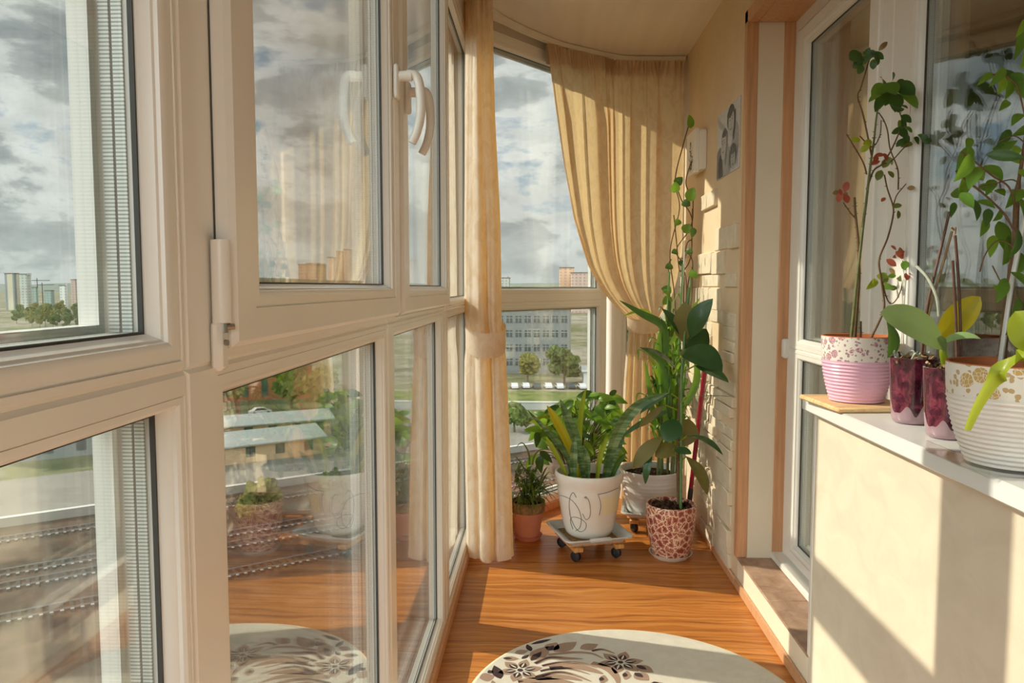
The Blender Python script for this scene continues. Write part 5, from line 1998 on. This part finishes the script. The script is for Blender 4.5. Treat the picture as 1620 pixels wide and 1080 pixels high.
# trees in front of the left skyline
TQ = random.Random(2)
k = 0
for row, (Y, u0, du, n, r, h) in enumerate(((605, 30, 22, 9, 4.1, 13), (560, 40, 21, 8, 3.6, 12), (520, 24, 20, 9, 3.2, 11), (482, 50, 20, 8, 2.9, 10), (445, 62, 20, 7, 2.7, 9))):
    for i in range(n):
        u = u0 + du * i + TQ.uniform(-1, 1)
        q = at(u, 480, Y=Y + TQ.uniform(-2, 2))
        tree((q.x, q.y, ZG), r * TQ.uniform(.92, 1.02), h * TQ.uniform(.85, 1.15), TQ.choice(['tree_a', 'tree_a', 'tree_b']), 'leafy city tree in the green belt below the skyline towers', k, 'green belt trees')
        k += 1
for (x, y, r, h, key, lb) in ((-29, 114, 2.6, 7, 'tree_a', 'dark bushy tree by the end of the first pale shed'), (-22, 117.5, 3.2, 7, 'tree_a', 'dark bushy tree beyond the platform, nearer the corner window'), (-24, 88.5, 2.6, 4.0, 'tree_a', 'overgrown bush between the railway tracks'), (-32, 83.5, 2.4, 3.5, 'tree_b', 'yellowing bush between the railway tracks'), (-14, 96, 2.6, 4, 'tree_a', 'round bush between the tracks nearer the corner window'),
                              (-68, 158, 4.2, 11, 'tree_b', 'yellowing tree behind the pale shed roofs'), (-54, 160, 5, 12, 'tree_a', 'tall green tree behind the pale shed roofs'), (-44, 150, 4.6, 10, 'tree_b', 'yellowing tree by the parked cars'), (-31, 138, 3.2, 9, 'tree_b', 'small yellow tree right of the second shed'), (-25, 126, 3.4, 8, 'tree_a', 'small green tree right of the second shed'),
                              (6, 205, 4, 9, 'tree_a', 'green tree in front of the office building'), (-4, 206, 3.4, 8, 'tree_b', 'pale bush tree in front of the office building'), (28, 242, 7, 18, 'tree_a', 'tall tree at the right of the office building'), (-12, 148, 3, 5, 'tree_a', 'round green shrub on the lawn edge'), (-5, 135, 3, 5, 'tree_a', 'green shrub by the white railing fence'), (3.5, 138, 2.6, 5, 'tree_a', 'green shrub right by the white railing fence'), (15, 147, 2.6, 4.5, 'tree_b', 'pale shrub by the white railing fence')):
    tree((x, y, ZG), r, h, key, lb, k)
    k += 1


# sheds with pale roofs, cars, low buildings beyond the tracks
def shed(c, L, W, h, ang, roofm, wallm, label, name='market_shed'):
    o = empty(name, c, label, 'building', 'low buildings by the railway')
    mx = Matrix.Translation(V(c)) @ Matrix.Rotation(ang, 4, 'Z')
    MB().box((-L / 2, -W / 2, 0), (L / 2, W / 2, h), mx).build('walls', M[wallm], o, False)
    m = MB()
    m.loft([[mx @ V(p) for p in ((-L / 2 - .6, -W / 2 - .8, h - .1), (-L / 2 - .6, 0, h + W * .13), (-L / 2 - .6, W / 2 + .8, h - .1), (-L / 2 - .6, W / 2 + .8, h - .3), (-L / 2 - .6, 0, h + W * .13 - .2), (-L / 2 - .6, -W / 2 - .8, h - .3))],
            [mx @ V(p) for p in ((L / 2 + .6, -W / 2 - .8, h - .1), (L / 2 + .6, 0, h + W * .13), (L / 2 + .6, W / 2 + .8, h - .1), (L / 2 + .6, W / 2 + .8, h - .3), (L / 2 + .6, 0, h + W * .13 - .2), (L / 2 + .6, -W / 2 - .8, h - .3))]])
    m.build('roof', M[roofm], o, False)
    nd = max(2, int(L / 4))
    for i in range(nd):
        x = -L / 2 + (i + .5) * L / nd
        MB().box((x - .7, -W / 2 - .05, .9), (x + .7, -W / 2, h - .6), mx).build('window', M['win_dark'], o, False)
    return o


TA = math.atan2(TD.y, TD.x)
shed((-46, 113.5, ZG), 22, 9, 3, TA, 'pale_roof', 'tan_wall', 'low shed with a pale roof beside the tracks in the second window')
shed((-50, 130, ZG), 24, 8, 3, TA - .12, 'pale_roof', 'tan_wall', 'second pale roofed shed behind the first one')
shed((-70, 175, ZG), 30, 10, 8, TA - .25, 'dark_roof', 'brick_red', 'red brick warehouse behind the parked cars', 'warehouse')
shed((-74, 117, ZG), 22, 9, 7, TA, 'dark_roof', 'grey_wall', 'grey station building past the platform', 'station_building')
shed((-82, 133, ZG), 24, 11, 9, TA, 'pale_roof', 'tan_wall', 'tan building behind the grey station building', 'station_building')
shed((-104, 112, ZG), 24, 12, 8, TA, 'pale_roof', 'tan_wall', 'tan hall left of the station buildings', 'station_building')
shed((15.5, 204, ZG), 9, 8, 4, 0, 'pale_roof', 'white_paint', 'small white house right of the office building', 'small_house')
shed((22, 222, ZG), 12, 9, 9, 0, 'dark_roof', 'brick_red', 'red brick house right of the office building', 'brick_house')


def car(c, ang, key, label):
    o = empty('car', c, label, 'car', 'parked cars')
    mx = Matrix.Translation(V(c)) @ Matrix.Rotation(ang, 4, 'Z')
    prof = [(-2.2, .35), (-2.2, .8), (-1.5, .95), (-.9, 1.42), (.7, 1.42), (1.3, .95), (2.1, .82), (2.2, .4)]
    m = MB().loft([[mx @ V((x, -.85, z_)) for x, z_ in prof], [mx @ V((x, .85, z_)) for x, z_ in prof]])
    m.add([mx @ V((x, -.85, z_)) for x, z_ in prof], [list(range(8))]); m.add([mx @ V((x, .85, z_)) for x, z_ in prof], [list(range(8))])
    m.build('body', M[key], o, False)
    m = MB()
    for s in (-.86, .86):
        m.add([mx @ V((x, s, z_)) for x, z_ in ((-1.35, .95), (-.85, 1.36), (.65, 1.36), (1.15, .95))], [(0, 1, 2, 3)])
    m.build('windows', M['car_glass'], o, False, fix=False)
    for x in (-1.4, 1.4):
        for s in (-.8, .8):
            MB().tube([mx @ V((x, s - .1, .34)), mx @ V((x, s + .1, .34))], .34, 12).build('wheel', M['rubber'], o)


for (u, v, a, key, lb) in ((384, 668, .5, 'car_dark', 'dark car on the street behind the pale sheds'), (368, 682, .5, 'car_dark', 'dark car nearest the left edge of the second window'), (412, 655, .6, 'car_white', 'white car farther up the street by the brick warehouse')):
    car(at(u, v, Z=ZG + .1), a, key, lb)
for i in range(9):
    car(V((-13 + i * 2.9, 194 + (i % 2) * .6, ZG)), PI / 2 + .15, ['car_white', 'car_dark', 'car_white'][i % 3], ['white car in the row parked before the office building', 'dark car in the row parked before the office building', 'white car in the row parked before the office building'][i % 3])

# grey office building in the corner window
ob = empty('office_building', (-5, 232, ZG), 'grey office building with rows of windows in the corner window', 'building')
X0, X1, YO, HT = -40, 8.6, 228, 19.4
MB().box((X0, YO, ZG), (X1, YO + 16, ZG + HT)).build('walls', M['grey_wall'], ob, False)
MB().box((X0 - .5, YO - .5, ZG + HT), (X1 + .5, YO + 16, ZG + HT + .7)).build('roof', M['dark_roof'], ob, False)
MB().box((-12, YO + 4, ZG + HT + .7), (4, YO + 10, ZG + HT + 2.6)).build('roof_hut', M['grey_wall'], ob, False)
WQ = random.Random(8)
wm = MB().box((-1.1, -.12, 0), (1.1, .05, 2.1))
wm.use('win_pale')
for x in (-1.1, -.06, 1.0): wm.box((x, -.16, 0), (x + .1, -.1, 2.1))
wm.box((-1.1, -.16, 1.45), (1.1, -.1, 1.55))
wm.box((-1.2, -.2, -.12), (1.2, 0, 0))
for fl in range(4):
    for i in range(13):
        x = X1 - 2.0 - i * 2.75
        m = MB()
        m.use('win_yellow' if fl == 0 and i in (3, 4) else 'win_dark').box((x - 1.1, YO - .06, ZG + 2.4 + fl * 4.3), (x + 1.1, YO + .05, ZG + 4.5 + fl * 4.3))
        m.use('win_pale')
        for q in (-1.1, -.06, 1.0): m.box((x + q, YO - .14, ZG + 2.4 + fl * 4.3), (x + q + .1, YO - .05, ZG + 4.5 + fl * 4.3))
        m.box((x - 1.1, YO - .14, ZG + 3.8 + fl * 4.3), (x + 1.1, YO - .05, ZG + 3.92 + fl * 4.3))
        m.build('window', None, ob, False, fix=False)
# fences along the lawn
fn = empty('railing_fence', (-2, 140, ZG), 'white railing fence across the lawn edge', 'fence')
for h in (.5, 1.3): MB().box((-30, 142, ZG + h), (12, 142.1, ZG + h + .12)).build('rail', M['white_paint'], fn, False)
for i in range(15): MB().box((-30 + i * 3, 141.95, ZG), (-29.85 + i * 3, 142.1, ZG + 1.6)).build('post', M['white_paint'], fn, False)
wl = empty('concrete_wall', (-2, 160, ZG), 'long pale concrete wall beyond the railing fence', 'wall section', None, 'thing')
MB().box((-32, 160, ZG), (32, 160.4, ZG + 1.6)).build('panel', M['pale_roof'], wl, False)
MB().box((-32, 159.8, ZG + 1.6), (32, 160.6, ZG + 1.8)).build('coping', M['white_paint'], wl, False)

# ------------------------------------------------------------------ light
sun_d = bpy.data.lights.new('sun', 'SUN')
sun_d.energy = 5.6
sun_d.angle = math.radians(.9)
sun_d.color = (1.0, .89, .74)
sun = bpy.data.objects.new('sun', sun_d)
COL.objects.link(sun)
az, el = math.radians(14.5), math.radians(34.0)
dirv = V((math.cos(az) * math.cos(el), -math.sin(az) * math.cos(el), -math.sin(el)))
sun.rotation_euler = dirv.to_track_quat('-Z', 'Y').to_euler()
sun.location = (-8, 5, 9)

W = bpy.data.worlds.new('cloudy_sky')
SC.world = W
W.use_nodes = True


class WT(NT):
    def __init__(s, w):
        s.t = w.node_tree
        s.t.nodes.clear()
        s.out = s.t.nodes.new('ShaderNodeOutputWorld')


SKY_X = 8.1
t = WT(W)
g = t.n('TexCoord').outputs['Generated']
sep = t.n('SeparateXYZ', Vector=g)
pv = t.n('VectorMath', _operation='MULTIPLY', i0=g, i1=(2.6, 2.6, 6.0)).outputs[0]
n1 = t.noise(t.n('VectorMath', _operation='ADD', i0=pv, i1=(SKY_X, 4.0, 0.0)).outputs[0], 2.4, 12, .60, .15)
n2 = t.noise(t.n('VectorMath', _operation='ADD', i0=pv, i1=(7.3, 2.1, 3.0)).outputs[0], 2.6, 12, .66, .3)
cov = t.ramp(n1, [(.37, (0, 0, 0)), (.44, (1, 1, 1))])
cl = t.ramp(n2, [(.36, srgb(160, 168, 171)), (.45, srgb(196, 201, 200)), (.52, srgb(236, 238, 234)), (.60, srgb(254, 254, 250))])
edge = t.ramp(n1, [(.43, srgb(250, 250, 248)), (.495, srgb(234, 236, 233)), (.535, srgb(176, 183, 185)), (.62, srgb(142, 151, 156))])
cl = t.mix(.68, cl, edge)
blue = t.ramp(sep.outputs[2], [(0.0, srgb(206, 218, 224)), (.12, srgb(170, 194, 210)), (.5, srgb(138, 168, 194))])
sky = t.mix(cov, blue, cl)
hz = t.ramp(sep.outputs[2], [(0.0, (1, 1, 1)), (.10, (0, 0, 0))])
sky = t.mix(t.math('MULTIPLY', hz, .5), sky, srgb(212, 220, 220))
below = t.math('LESS_THAN', sep.outputs[2], -.002)
sky = t.mix(below, sky, srgb(150, 146, 128))
# added sky brightness, unseen behind the camera and overhead, to lighten the interior
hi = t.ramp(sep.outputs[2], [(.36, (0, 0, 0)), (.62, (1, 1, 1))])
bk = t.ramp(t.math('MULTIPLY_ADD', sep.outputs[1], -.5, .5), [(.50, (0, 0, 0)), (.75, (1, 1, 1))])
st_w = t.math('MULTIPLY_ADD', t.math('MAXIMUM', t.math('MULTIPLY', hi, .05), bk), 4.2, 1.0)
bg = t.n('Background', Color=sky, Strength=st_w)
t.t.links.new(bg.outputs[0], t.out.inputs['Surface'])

SC.view_settings.view_transform = 'Standard'
SC.view_settings.look = 'None'
SC.view_settings.exposure = 0.08
SC.view_settings.gamma = 1.0
SC.view_settings.use_curve_mapping = False
SC.cycles.transparent_max_bounces = 48
SC.cycles.max_bounces = 12
SC.cycles.diffuse_bounces = 6
SC.cycles.glossy_bounces = 6
SC.cycles.caustics_reflective = False
SC.cycles.caustics_refractive = False
SC.cycles.sample_clamp_indirect = 4.0
